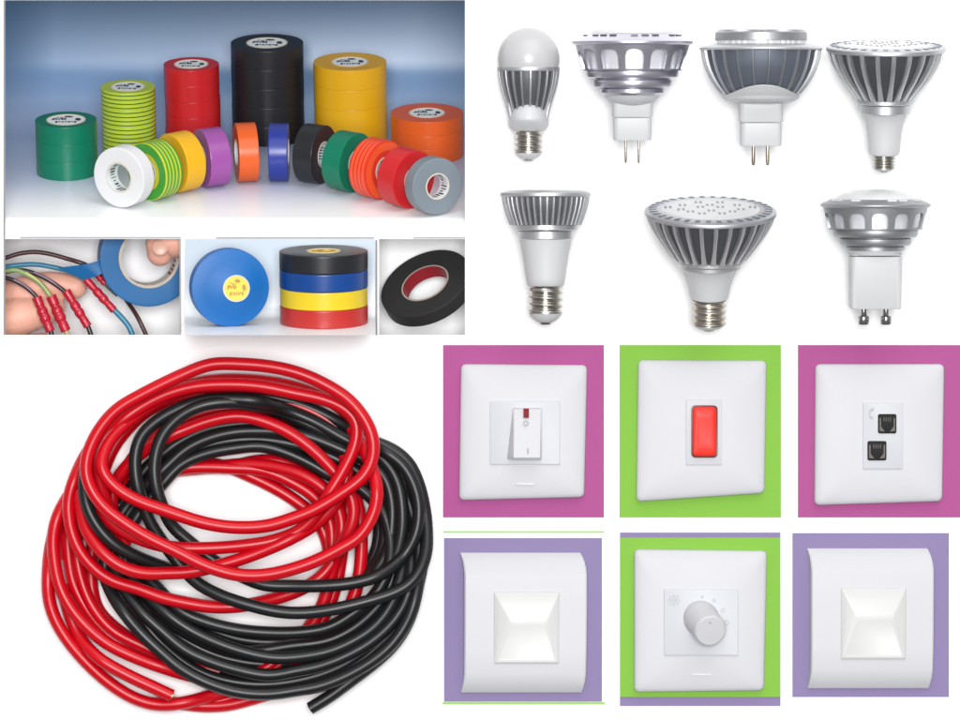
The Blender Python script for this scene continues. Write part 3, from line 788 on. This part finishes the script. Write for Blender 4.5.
# ------------------------------------------------------------------ the two coiled cables
C_RED = mat('cable_red', rgb(206, 2, 24, .82), .33, var=.05, vscale=25, bump=.06, bscale=200, spec=.34)
C_BLK = mat('cable_black', rgb(24, 25, 27, .9), .38, var=.08, vscale=25, bump=.06, bscale=200, spec=.4)
def cable(label, strands, r, m, ends, cm):
    O = W(235, 535, -40)
    t = thing('cable', label, 'cable', T(O))
    b = MB()
    for depth, pts in strands:
        P = [W(p[0], p[1], -(p[2] if len(p) > 2 else depth)) - O for p in pts]
        b.tube(smooth_path(catmull(P, 4.0), 4), r, 14)
    b.build('insulation', m, t, angle=50)
    for (p, d, depth) in ends:
        P = W(p[0], p[1], -depth) - O; dv = Vector((d[0], 0, -d[1])).normalized()
        MB().tube([P - dv * 3, P + dv * .7], r * .62, 16).build('copper_core', cm, t)
    return t
red = [
 # outermost loop of the front: left tail sweeps across the front, once more round, and over the top
 (78, [(285, 391, 40), (250, 386, 48), (220, 386, 52), (188, 389, 55), (155, 402, 58), (126, 423, 62), (108, 443, 70), (101, 466), (109, 481), (124, 493.5), (142, 502.5), (164, 510), (204, 523), (235, 527.5), (267, 526), (291, 519), (314, 510), (345, 491), (363, 477),
       (372, 461), (373.5, 442), (367, 423), (350, 401), (326, 385), (300, 373.5), (273, 367), (240, 364), (210, 364.5), (180, 376), (145, 393), (115, 411), (96, 435), (87, 457), (86, 474), (92, 491), (106, 509), (126, 524), (147, 537),
       (178, 552), (206, 566), (238, 575), (266, 575), (293, 569), (318, 560), (341, 548), (359, 537), (370, 521), (376, 505), (377, 488), (372, 468, 66), (362, 445, 54), (352, 428, 46)]),
 (64, [(126, 545, 34), (110, 512, 42), (101, 488, 48), (98, 464, 52), (104, 442, 54), (118, 424), (141, 407), (168, 393.5), (198, 386), (235, 384.5), (262, 386.5), (294, 393), (326, 400), (345, 409), (356, 421), (357, 436), (352, 453), (340, 476), (328, 495), (318, 512, 60), (302, 529, 58), (276, 540, 58),
       (240, 546, 60), (195, 548.5, 62), (168, 547, 62), (145, 541, 60), (124, 532, 56), (107, 519, 52), (97, 503, 48), (93, 488, 44)]),
 (60, [(76, 480, 40), (80, 505, 46), (86, 530, 54), (101, 551), (120, 566), (142, 573), (167, 573), (190, 572), (231, 562), (258, 553), (292, 538), (318, 522, 50), (338, 500, 44), (347, 478, 42), (345, 455, 40)]),
 (46, [(96, 440, 26), (84, 458, 34), (75, 478), (69, 497), (69, 518), (73, 536), (81, 553), (97, 571), (115, 582), (138, 588.5), (160, 597), (189, 603.5), (214, 607), (240, 606), (270, 600, 36), (300, 590, 30), (325, 573, 26), (338, 550, 26), (342, 525, 26), (337, 505, 26), (322, 487, 26), (300, 474, 24), (275, 467, 20), (248, 464, 16), (215, 467, 12), (180, 470, 10)]),
 (40, [(120, 545, 18), (113, 520, 20), (112, 498, 22), (118, 478, 24), (128, 465, 28), (145, 450, 30), (165, 438), (184, 430), (207, 421.5), (235, 416), (253, 418), (283, 429), (311, 448), (333, 470), (347, 488), (354, 505), (352, 525), (343, 542, 36), (334, 566, 24), (326, 596, 20), (314, 622, 18), (294, 648, 16), (268, 668, 14), (240, 684, 12), (215, 697, 10), (195, 703, 10)]),
 # behind
 (20, [(60, 560, 12), (58, 540, 12), (60, 520), (68, 500), (80, 478), (95, 452), (113, 427), (141, 403), (175, 389), (210, 381), (240, 380), (280, 384), (312, 393), (338, 406), (358, 425), (366, 447), (366, 470), (360, 495)]),
 (14, [(100, 480), (112, 450), (128, 428), (150, 409), (180, 397), (210, 393), (250, 394), (290, 403), (322, 417), (345, 436), (352, 462), (350, 490), (346, 520), (342, 550), (336, 585), (326, 612), (308, 640), (280, 664), (250, 682), (222, 695, 10), (200, 703, 10)]),
 (10, [(150, 470), (175, 467), (201, 468), (232, 466), (258, 461), (283, 462), (306, 474), (326, 491), (339, 512), (340, 540), (337, 570), (328, 600), (312, 630), (285, 655), (255, 678), (225, 694), (205, 702)]),
 (16, [(160, 476), (185, 468), (208, 467), (232, 468), (262, 470), (290, 481), (315, 497), (330, 520), (332, 548), (330, 580), (322, 606), (304, 634), (282, 656), (252, 677), (222, 694, 12), (200, 701, 10)]),
 (8, [(165, 474), (200, 465), (225, 466), (243, 473), (273, 487), (300, 504), (318, 521), (328, 545), (330, 575), (324, 604), (308, 634), (282, 660), (252, 681), (225, 696), (205, 703)]),
 (22, [(318, 458), (342, 477), (356, 500), (361, 530), (361, 560), (356, 590), (343, 620), (322, 646), (298, 668), (266, 684, 14), (236, 696, 10), (215, 702, 10)]),
 (15, [(116, 494), (130, 462), (150, 440), (176, 424), (205, 411), (240, 408), (270, 411), (300, 421), (330, 440), (352, 468), (358, 500)]),
 # lower left
 (34, [(78, 484, 20), (66, 500, 28), (57, 518), (53, 537), (54, 557), (59, 584), (69, 605), (85, 625), (108, 644), (137, 658), (165, 668), (200, 678, 20), (240, 684, 12)]),
 (26, [(64, 506, 10), (52, 540, 14), (48, 575), (49, 600), (56, 621), (69, 642), (88, 664), (112, 685), (137, 699.5), (161, 705), (188, 702), (215, 695, 14), (250, 690, 10), (290, 680, 8)]),
 (12, [(150, 704), (175, 703), (200, 706), (228, 705), (248, 700), (273, 693), (310, 682), (345, 664)]),
 (36, [(62, 585, 18), (68, 610, 20), (80, 638, 24), (98, 658), (127, 675), (157, 689), (172, 696)]),
 (14, [(96, 462), (84, 482), (74, 502), (68, 525), (68, 550), (73, 582), (86, 608), (105, 632), (133, 652), (170, 668), (210, 676)]),
 (18, [(104, 478), (90, 500), (80, 520), (76, 545), (80, 575), (92, 606), (112, 630), (140, 645), (175, 660), (220, 672)]),
 (10, [(120, 490), (104, 512), (94, 538), (91, 565), (92, 590), (98, 610), (115, 628), (140, 645), (180, 664)]),
]
blk = [
 (16, [(122, 505), (138, 478), (160, 456), (182, 440), (207, 429), (235, 424), (265, 424), (300, 434), (335, 456), (362, 480), (378, 512), (378, 545), (366, 575)]),
 (14, [(135, 590), (152, 614), (185, 640), (215, 655), (250, 663), (290, 663), (335, 653), (370, 635), (396, 603), (404, 570)]),
 (15, [(125, 600), (146, 632), (168, 652), (195, 668), (228, 680), (262, 684), (300, 682), (340, 668), (375, 645), (402, 608)]),
 (14, [(150, 585), (190, 618), (235, 638), (280, 642), (325, 635), (360, 616), (385, 585)]),
 (58, [(142, 501, 55), (138, 490), (136, 478), (135, 457), (141, 436), (158, 420), (180, 408), (207, 400), (235, 399.5), (258, 401), (283, 409, 34), (315, 422, 30), (341, 437, 30), (365, 449, 30), (384, 460, 32), (397, 480, 34), (402, 505, 36), (402, 530, 36), (396, 556, 34), (382, 580, 30)]),
 (62, [(178, 532, 50), (172, 526, 51), (163, 508, 58), (156, 487), (154, 468), (156, 452), (163, 434), (180, 416), (203, 405), (235, 402, 58), (258, 406, 50), (283, 413, 30), (312, 426, 28), (341, 440, 26), (368, 456, 24), (386, 478, 22)]),
 (30, [(104, 574, 22), (107, 546, 22), (118, 520, 22), (132, 500, 22), (148, 484), (167, 466), (186, 449), (209, 438), (235, 432), (262, 431), (300, 434), (326, 443), (347, 452), (370, 462), (386, 480), (392, 503), (392, 525), (388, 550), (374, 574, 28)]),
 (24, [(134, 576), (124, 558, 22), (126, 536), (138, 515), (150, 498), (164, 482), (180, 465), (204, 454), (235, 448), (262, 446), (290, 454), (315, 466), (333, 477), (355, 485), (372, 498), (384, 518), (385, 540), (378, 562), (366, 578)]),
 (20, [(118, 580), (112, 562), (116, 536), (128, 512), (142, 492), (160, 474), (178, 456), (204, 446), (235, 440), (268, 440), (300, 446), (330, 456), (356, 470), (378, 490), (388, 515)]),
 (28, [(205, 398, 16), (235, 395, 16), (262, 396, 16), (300, 404, 14), (340, 423, 16), (368, 440), (390, 448), (408, 462), (419, 485), (425, 512), (427, 536, 34), (426, 553, 42), (421, 569, 47), (412, 582, 50), (397, 591.5, 52), (368, 601, 54), (329, 610, 56), (300, 613, 56), (277, 611.5, 56), (242, 603, 56), (218, 594.5, 54), (196, 582, 50), (178, 562, 46), (162, 541, 47), (150, 522, 51), (142, 501, 55)]),
 (40, [(360, 436, 16), (384, 451), (401, 463), (412, 480), (418, 498), (419, 518), (414, 539), (402, 558), (380, 575, 52), (353, 583, 54), (318, 586, 54), (290, 586, 52), (264, 585, 52), (243, 577, 50), (222, 566, 46), (205, 554, 46), (190, 542, 48), (178, 532, 50)]),
 (52, [(96, 436, 40), (89, 455, 48), (85, 472, 54), (84, 486, 58), (87, 506, 62), (98, 527, 62), (115, 545, 60), (135, 556, 54), (152, 563, 46), (172, 570, 36)]),
 (44, [(104, 575, 24), (111, 592, 32), (122, 610), (141, 633), (160, 651), (180, 668), (208, 683), (238, 692), (269, 694), (295, 690.5), (320, 686), (348, 675), (372, 661), (391, 645), (407, 622), (415, 600), (418, 580, 38), (419, 550, 30), (414, 520, 24), (404, 492, 20), (388, 468, 18)]),
 (40, [(106, 536, 20), (109, 556, 22), (118, 576, 26), (127, 594, 34), (143, 614), (161, 630), (185, 650), (209, 661), (238, 670), (269, 675.5), (295, 671), (320, 666), (348, 655), (372, 641), (391, 624), (404, 605), (410, 585), (410, 555, 28), (405, 525, 24), (395, 496, 20), (376, 472, 18)]),
 (42, [(114, 538, 20), (121, 558, 22), (133, 579, 26), (150, 598, 36), (166, 613), (185, 627), (215, 642), (248, 653), (277, 658), (305, 656), (330, 651), (353, 641), (374, 627), (390, 607), (399, 584), (402, 560, 30), (398, 535, 26), (390, 510, 22), (374, 485, 20)]),
 (38, [(116, 536, 20), (128, 556, 22), (146, 576, 26), (161, 592, 31), (180, 611), (205, 622), (238, 630), (277, 633), (305, 632), (330, 627), (355, 612), (376, 594), (388, 570), (391, 545, 32), (386, 518, 28), (370, 492, 24)]),
 (26, [(140, 590), (170, 622), (205, 642), (240, 652), (290, 646), (330, 640), (362, 622), (385, 596), (394, 570), (396, 540), (390, 505), (376, 480)]),
 (22, [(130, 600), (158, 640), (200, 672), (250, 684), (300, 680), (345, 664), (380, 636), (401, 604), (409, 570), (408, 530), (402, 495), (388, 465)]),
 (34, [(388, 462, 14), (404, 477, 14), (417, 502, 16), (424, 530, 18), (423, 560, 20), (418, 585, 24), (412, 612, 30), (404, 630), (391, 648), (372, 665), (348, 683), (329, 697), (310, 708.5)]),
]
cable('glossy red cable in a large loose coil with its cut end at lower left', red, 6.5, C_RED, [((172, 696), (15, 7), 36)], CU)
cable('black cable coiled among the red loops with its cut end at lower right', blk, 6.4, C_BLK, [((310, 708.5), (-19, 11.5), 34)], mat('core_dark_red', (.16, .04, .035, 1), .4))

# ------------------------------------------------------------------ coloured cards and wall switches
CARD_M = mat('card_magenta', rgb(188, 92, 156, .70), .75, var=.02, vscale=15, spec=.2)
CARD_G = mat('card_green', rgb(144, 204, 78, .70), .75, var=.02, vscale=15, spec=.2)
CARD_P = mat('card_lilac', rgb(154, 139, 184, .70), .75, var=.02, vscale=15, spec=.2)
LINE_G = mat('line_green', rgb(150, 200, 100, .9), .7)
PLATE = mat('switch_white', (.525, .525, .545, 1), .48, var=.012, vscale=12, spec=.25, bump=.02, bscale=60)
PLATE2 = mat('module_white', (.515, .525, .55, 1), .48, var=.012, vscale=12, spec=.25)
GREYED = mat('mark_grey', (.30, .31, .33, 1), .6)
def card(label, x0, x1, y0, y1, m, yy=0.0):
    return strip('card', label, x0, x1, y0, y1, m, 'card', yy, 1.5)
card('magenta card under the switch with the tilted white rocker', 443, 604, 345, 517.5, CARD_M)
card('green card under the plate with the red rocker', 619.5, 781, 345, 517.5, CARD_G)
card('magenta card under the plate with two black sockets', 798, 964, 345, 517.5, CARD_M)
card('lilac card between two green lines under a white cover plate', 444, 602, 538, 701.5, CARD_P)
card('lilac card showing as thin bands above and below the green card', 620, 780.5, 532.5, 706, CARD_P)
card('green card under the plate with the round dial', 620, 780.5, 537.5, 697, CARD_G, -1.6)
card('lilac card without green lines at lower right, under a white cover plate', 792.5, 949, 533, 697, CARD_P)
strip('border_line', 'thin pale green line above the left lilac card', 443, 604, 531, 532.8, LINE_G)
strip('border_line', 'green line along the bottom of the left lilac card', 442.5, 605, 702, 704.4, LINE_G)

def rquad(c4, rad, n=6):
    """rounded outline of a four-cornered plate; c4 = TL, TR, BR, BL as (x,z)"""
    out = []
    for i in range(4):
        p = Vector(c4[i]); a = Vector(c4[i - 1]); b_ = Vector(c4[(i + 1) % 4])
        da = (a - p).normalized(); db = (b_ - p).normalized()
        s0 = p + da * rad; s1 = p + db * rad
        for k_ in range(n + 1):
            f = k_ / n; out.append(((1 - f) ** 2) * s0 + 2 * f * (1 - f) * p + f * f * s1)
    return out
def plate(t, c4, O, y0, prof, rad=6, name='face_plate', m=None):
    """pillow-shaped plate: prof = list of (inset, height)"""
    c4 = [(W(x, y, y0).x - O.x, W(x, y, y0).z - O.z) for x, y in c4]
    cen = sum((Vector(p) for p in c4), Vector((0, 0))) / 4
    hx = (c4[1][0] - c4[0][0]) / 2; hz = (c4[0][1] - c4[3][1]) / 2
    rows = []
    for ins, hgt in prof:
        q = []
        for p in c4:
            d = Vector(p) - cen
            q.append((cen.x + d.x * (1 - ins / hx), cen.y + d.y * (1 - ins / hz)))
        hq = min(hx - ins, hz - ins)
        o_ = rquad(q, min(rad + ins * .5, hq * .8), 10)
        rows.append([Vector((v.x, y0 - O.y - hgt, v.y)) for v in o_])
    b = MB(); b.grid(rows, closed=True, cap0=True, cap1=True)
    return b.build(name, m or PLATE, t, angle=28)
def lrect(x0, x1, y0, y1, O, yy):
    a = W(x0, y0, yy) - O; b_ = W(x1, y1, yy) - O
    return a.x, b_.x, b_.z, a.z
def module(t, x0, x1, y0, y1, O, yb, yf, m, name='module', rad=1.2, bev=.8):
    X0, X1, Z0, Z1 = lrect(x0, x1, y0, y1, O, yf)
    b = MB(); pts = [(v.x, v.y) for v in rquad([(X0, Z1), (X1, Z1), (X1, Z0), (X0, Z0)], rad, 5)]
    b.prism(pts, yb - O.y, yf - O.y, bev=bev)
    return b.build(name, m, t, angle=28)
def loop(b, cx, cz, r0, r1, y, n=24):
    rows = []
    for rr in (r0, r1): rows.append([Vector((cx + rr * math.cos(2 * math.pi * k_ / n), y, cz + rr * math.sin(2 * math.pi * k_ / n))) for k_ in range(n)])
    b.grid(rows, closed=True)
PROF = [(0, 0), (0, 5.4), (.5, 7.0), (1.6, 8.4), (3.5, 9.4), (7, 10.3), (12, 11.2), (18, 11.95), (24, 12.5), (29, 12.85), (33, 13)]
SW = 'wall switches and sockets mounted on the cards'
def switch(name, label, cx, cy, cat):
    O = W(cx, cy, -1.6)
    return thing(name, label, cat, T(O), SW), O

# rocker switch with red window
t, O = switch('wall_switch', 'white switch with a tilted white rocker that has a small red window', 523, 432, 'switch')
plate(t, [(461, 364), (587, 365), (584, 497), (459, 500)], O, -1.6, PROF)
module(t, 490, 560, 401, 464.5, O, -12, -16.4, PLATE2)
rk = MB(); a = W(512.5, 408, -17) - O; e_ = W(541.5, 459, -17) - O
rows = []
for f, h0 in ((0, 1.5), (.02, 4.2), (.06, 5.2), (.3, 7), (.6, 10.2), (.9, 14), (.965, 14), (1, 11.8)):
    z = a.z + (e_.z - a.z) * f; row = []
    for g_x, hh_ in ((0, 0), (0, .8), (.05, 1.0), (.5, 1.02), (.95, 1.0), (1, .8), (1, 0)):
        row.append(Vector((a.x + (e_.x - a.x) * g_x + (.4 - .8 * f) - (5.2 * f if (g_x == 0 and hh_ == 0) else 0), -15 - h0 * hh_ if hh_ else -14.6, z)))
    rows.append(row)
rk.grid(rows); rk.add(rows[0], [tuple(range(7))]); rk.add(rows[-1], [tuple(range(7))])
rko = rk.build('rocker', PLATE, t, angle=30)
def on_rocker(py): f = (py - 408) / 51.0; return -15 - (5.2 + 9 * f) - 1.3
X0, X1, Z0, Z1 = lrect(523.5, 529, 408.6, 418, O, -30)
b = MB(); b.add([Vector((X0, on_rocker(409) - .9, Z1)), Vector((X1, on_rocker(409) - .9, Z1)), Vector((X1, on_rocker(418), Z0)), Vector((X0, on_rocker(418), Z0)),
                 Vector((X0, -18, Z1)), Vector((X1, -18, Z1)), Vector((X1, -18, Z0)), Vector((X0, -18, Z0))], [(0, 1, 2, 3), (0, 4, 5, 1), (1, 5, 6, 2), (2, 6, 7, 3), (3, 7, 4, 0)])
b.build('indicator_window', mat('window_red', rgb(120, 10, 24), .5, spec=.15), rko, smooth=False)
b = MB(); q = W(526, 423.5, -30) - O; loop(b, q.x, q.z, 1.7, 2.7, on_rocker(424) - .6)
X0, X1, Z0, Z1 = lrect(527.3, 528.6, 448, 454, O, -30); yy = on_rocker(451) - .5
b.add([Vector((X0, yy, Z0)), Vector((X1, yy, Z0)), Vector((X1, yy, Z1)), Vector((X0, yy, Z1))], [(0, 1, 2, 3)])
b.build('printed_marks', GREYED, rko, smooth=False)
module(t, 516, 534, 483.4, 484.8, O, -13, -14.7, mat('mark_pale', (.6, .6, .62, 1), .5), 'embossed_mark', .4, .1)

# red rocker plate
t, O = switch('wall_switch', 'white switch plate with a glossy red rocker', 701, 431, 'switch')
plate(t, [(638, 360), (766, 360.5), (764, 493), (636, 501.5)], O, -1.6, PROF)
module(t, 686, 722, 399.5, 465, O, -12, -16.2, PLATE2)
module(t, 691.2, 717.8, 405.3, 457.8, O, -16, -17.2, mat('rocker_gap', (.10, .01, .01, 1), .4), 'rocker_frame', 5, .2)
X0, X1, Z0, Z1 = lrect(692.6, 716.4, 406.8, 456.4, O, -22)
b = MB(); pts = rquad([(X0, Z1), (X1, Z1), (X1, Z0), (X0, Z0)], 4.5, 6); cenx = (X0 + X1) / 2; cenz = (Z0 + Z1) / 2
rows = []
for kx, kz, hgt in ((1, 1, 0), (1, 1, 2.4), (.93, .965, 4.2), (.84, .92, 4.7), (.5, .5, 4.2)):
    rows.append([Vector((cenx + (v.x - cenx) * kx, -16.4 - hgt - .04 * (v.y - cenz) * (hgt > 0), cenz + (v.y - cenz) * kz)) for v in pts])
b.grid(rows, closed=True, cap0=True, cap1=True)
b.build('rocker', mat('rocker_red', rgb(236, 36, 14, .85), .42, var=.03, spec=.25), t)

# telephone socket plate
t, O = switch('wall_socket', 'white plate with two black telephone sockets set diagonally', 878, 434, 'socket')
plate(t, [(815, 364), (943.5, 364), (941.5, 501), (814, 505)], O, -1.6, PROF)
md = module(t, 863, 903, 402.5, 469, O, -12, -16.2, PLATE2)
BLKP = mat('socket_black', (.014, .014, .014, 1), .6, spec=.15); SOCK = mat('socket_grey', (.13, .12, .11, 1), .6, spec=.2)
for (x0, x1, y0, y1) in ((878, 896.5, 414, 433.5), (867.5, 886.5, 441, 460.5)):
    X0, X1, Z0, Z1 = lrect(x0, x1, y0, y1, O, -18)
    w_ = X1 - X0; h_ = Z1 - Z0
    jk = module(t, x0, x1, y0, y1, O, -15.5, -17.4, BLKP, 'socket', 2.2, .4)
    b = MB()
    b.box(X0 + .08 * w_, X0 + .16 * w_, -17.6, -15.9, Z0 + .12 * h_, Z1 - .2 * h_); b.box(X1 - .16 * w_, X1 - .08 * w_, -17.6, -15.9, Z0 + .12 * h_, Z1 - .2 * h_)
    b.add([Vector((X0 + .12 * w_, -16.9, Z0 + .12 * h_)), Vector((X0 + .36 * w_, -16.9, Z0 + .1 * h_)), Vector((X0 + .12 * w_, -16.9, Z0 + .42 * h_))], [(0, 1, 2)])
    b.add([Vector((X1 - .12 * w_, -16.9, Z0 + .12 * h_)), Vector((X1 - .36 * w_, -16.9, Z0 + .1 * h_)), Vector((X1 - .12 * w_, -16.9, Z0 + .42 * h_))], [(0, 1, 2)])
    for q_ in range(4): b.box(X0 + (.3 + .12 * q_) * w_, X0 + (.34 + .12 * q_) * w_, -16.9, -16.2, Z0 + .62 * h_, Z0 + .82 * h_)
    b.build('contacts', SOCK, jk, smooth=False)
b = MB(); q = W(874, 413, -17) - O; pts = []
for k_ in range(11): a_ = R(95 + 16 * k_); pts.append(Vector((q.x + 4.6 * math.cos(a_), -16.1, q.z + 4.6 * math.sin(a_))))
b.tube(pts, [1.2, 1.2, .9, .6, .5, .5, .5, .6, .9, 1.2, 1.2], 8); b.build('telephone_mark', mat('mark_silver', (.5, .51, .53, 1), .5), md)

# blank plates with curved top and bottom
def blank(label, dx, dy):
    t, O = switch('cover_plate', label, 525 + dx, 623 + dy, 'plate')
    spec = [(552.5, 460.3, 580.0, 0), (552.8, 460.3, 580.2, 2), (556, 461.6, 582.2, 5), (561, 463, 584.4, 8.5), (568, 464, 586.2, 11.5), (574, 464.4, 586.9, 13.2), (577, 464.5, 587, 13.6), (600, 464.5, 587, 13.8), (650, 464.5, 586.6, 13.8),
            (674, 464.4, 586, 13.4), (682, 463.6, 585, 11.2), (688, 462.4, 583.2, 7.6), (692.4, 461, 581.6, 2.5), (692.8, 461, 581.5, 0)]
    rows = []
    for (py, xl, xr, hgt) in spec:
        a = W(xl + dx, py + dy, -1.6 - hgt) - O; b_ = W(xr + dx, py + dy, -1.6 - hgt) - O
        r_ = [Vector((a.x - 1.0 * (hgt > 1), 0, a.z)), Vector((a.x, -hgt * .88, a.z)), Vector((a.x + 1.4, -hgt, a.z))]
        for q_ in range(1, 6): r_.append(Vector((a.x + (b_.x - a.x) * q_ / 6, -hgt - .3 * (hgt > 1), a.z)))
        r_ += [Vector((b_.x - 1.4, -hgt, b_.z)), Vector((b_.x, -hgt * .88, b_.z)), Vector((b_.x, 0, b_.z))]
        rows.append(r_)
    b = MB(); b.grid(rows); b.build('face_plate', PLATE, t, angle=22)
    # bevelled blank insert
    b = MB(); rows = []
    outer = [(494, 592), (559.5, 592), (559, 663.5), (494, 663.5)]; face = [(508.5, 617.5), (548.5, 617.5), (556.2, 660.6), (497.3, 660.6)]; ho = [15.0] * 4; hf = [19.4, 19.4, 15.9, 15.9]
    def ring_(f, rad, extra=0.0, base=None):
        c4 = []; hs = []
        for (x0, y0), (x1, y1), a_, b2 in zip(outer, face, ho, hf):
            x = x0 + (x1 - x0) * f; y = y0 + (y1 - y0) * f; hh_ = (a_ + (b2 - a_) * min(f, 1)) + extra if base is None else base
            p = W(x + dx, y + dy, -1.6 - hh_) - O; c4.append((p.x, p.z)); hs.append(hh_)
        o_ = rquad(c4, rad, 4); zt, zb_ = c4[0][1], c4[3][1]
        return [Vector((v.x, -(hs[3] + (hs[0] - hs[3]) * (v.y - zb_) / (zt - zb_)), v.y)) for v in o_]
    rows = [ring_(0, 1.2, base=12.8), ring_(0, 1.2, -.6), ring_(.02, 1.2, .15), ring_(.06, 1.4, .35), ring_(.5, 2, .5), ring_(.92, 2.4, .3), ring_(1.0, 2.6, .15), ring_(1.08, 2.6, .3), ring_(1.3, 2.4, .1)]
    b.grid(rows, closed=True, cap1=True); b.build('insert', mat('insert_gloss', (.54, .54, .53, 1), .34, var=.01, spec=.32), t, angle=50)
blank('white cover plate with a glossy square raised centre on the card between green lines', 0, 0)
blank('white cover plate with a glossy square raised centre on the lower right lilac card', 347, -4.3)

# dial plate
t, O = switch('dial_switch', 'white plate with a round dial and a snowflake mark', 700, 621, 'switch')
plate(t, [(634, 549), (766.5, 550.5), (763.5, 690), (634, 691.5)], O, -3.2, PROF)
md = module(t, 664, 738.5, 589, 655.5, O, -14, -18, PLATE2)
dirk = Vector((.215, -.93, -.30)).normalized()
P0k = W(701.6, 619, -18) - O
x_ = dirk.cross(Vector((0, 0, 1))).normalized(); y_ = dirk.cross(x_)
Mk = T(P0k, axes(x_, y_, dirk))
kb = MB().lathe([(17.6, -7), (17.6, 1), (17.2, 3), (16.6, 5), (15.9, 30.0), (15.5, 32.2), (14.4, 33.4), (.01, 33.8)], 64, Mk).build('dial', PLATE, t)
b = MB(); b.ell((0, 0, 0), 1.0, 1.0, .3, 12, 6, Mk @ T(Vector((1.5, -9, 33.7)))); b.build('pointer_mark', GREYED, kb)
b = MB(); q = W(674, 600, -18.4) - O
for k_ in range(8):
    M_ = T(Vector((q.x, -16.75, q.z))) @ RY(45 * k_)
    b.box(.9, 6.2, -.1, .1, -.32, .32, M_); b.box(-.25, .25, -.1, .1, -.1, 1.7, M_ @ T(Vector((3.6, -.02, 0))) @ RY(45)); b.box(-.25, .25, -.12, .08, -1.7, .1, M_ @ T(Vector((3.6, -.03, 0))) @ RY(-45))
for (x, y, r0, r1) in ((702.2, 597, 0.2, 1.5), (714, 600.4, .6, 1.8), (723, 610.2, 1.2, 2.4), (726.5, 622.5, 1.6, 2.7)):
    q2 = W(x, y, -18.4) - O; loop(b, q2.x, q2.z, r0, r1, -16.85, 20)
b.build('printed_marks', mat('mark_mid_grey', (.42, .44, .47, 1), .6), md, smooth=False)
module(t, 692, 711, 674, 675.4, O, -14.6, -16.3, MATS['mark_pale'], 'embossed_mark', .4, .1)

# ------------------------------------------------------------------ light and camera
world = bpy.data.worlds.new('World'); scene.world = world; world.use_nodes = True
nt = world.node_tree; n = nt.nodes; bg = n['Background']
tc = n.new('ShaderNodeTexCoord'); sx = n.new('ShaderNodeSeparateXYZ'); nt.links.new(tc.outputs['Generated'], sx.inputs[0])
mr = n.new('ShaderNodeMapRange'); mr.inputs['From Min'].default_value = -1; mr.inputs['From Max'].default_value = 1
nt.links.new(sx.outputs['Z'], mr.inputs['Value'])
cr = n.new('ShaderNodeValToRGB'); e = cr.color_ramp.elements
e[0].position = .1; e[0].color = (.30, .31, .33, 1); e[1].position = .8; e[1].color = (1, 1, 1, 1)
nt.links.new(mr.outputs['Result'], cr.inputs['Fac']); nt.links.new(cr.outputs['Color'], bg.inputs['Color'])
bg.inputs['Strength'].default_value = .5
def area(loc, target, size, power, name, sy=None):
    l = bpy.data.lights.new(name, 'AREA'); l.energy = power; l.size = size
    if sy: l.shape = 'RECTANGLE'; l.size_y = sy
    o = bpy.data.objects.new(name, l); C.objects.link(o); o.location = loc
    o.rotation_euler = (Vector(target) - Vector(loc)).to_track_quat('-Z', 'Y').to_euler(); return o
area((.05, -4.9, .16), (0, 0, 0), 1.4, 232, 'front_softbox')
area((.55, -2.0, 2.3), (0, 0, 0), 2.6, 46, 'top_softbox')

cam = bpy.data.cameras.new('camera'); cam.sensor_width = 36; cam.lens = 36 * D / 960; cam.clip_end = 50; cam.clip_start = .1
co = bpy.data.objects.new('camera', cam); C.objects.link(co); co.location = (0, -D * S, 0); co.rotation_euler = (R(90), 0, 0)
scene.camera = co
vs = scene.view_settings; vs.view_transform = 'Standard'; vs.look = 'None'; vs.exposure = 0; vs.gamma = 1
scene.render.engine = 'CYCLES'
scene.cycles.max_bounces = 8
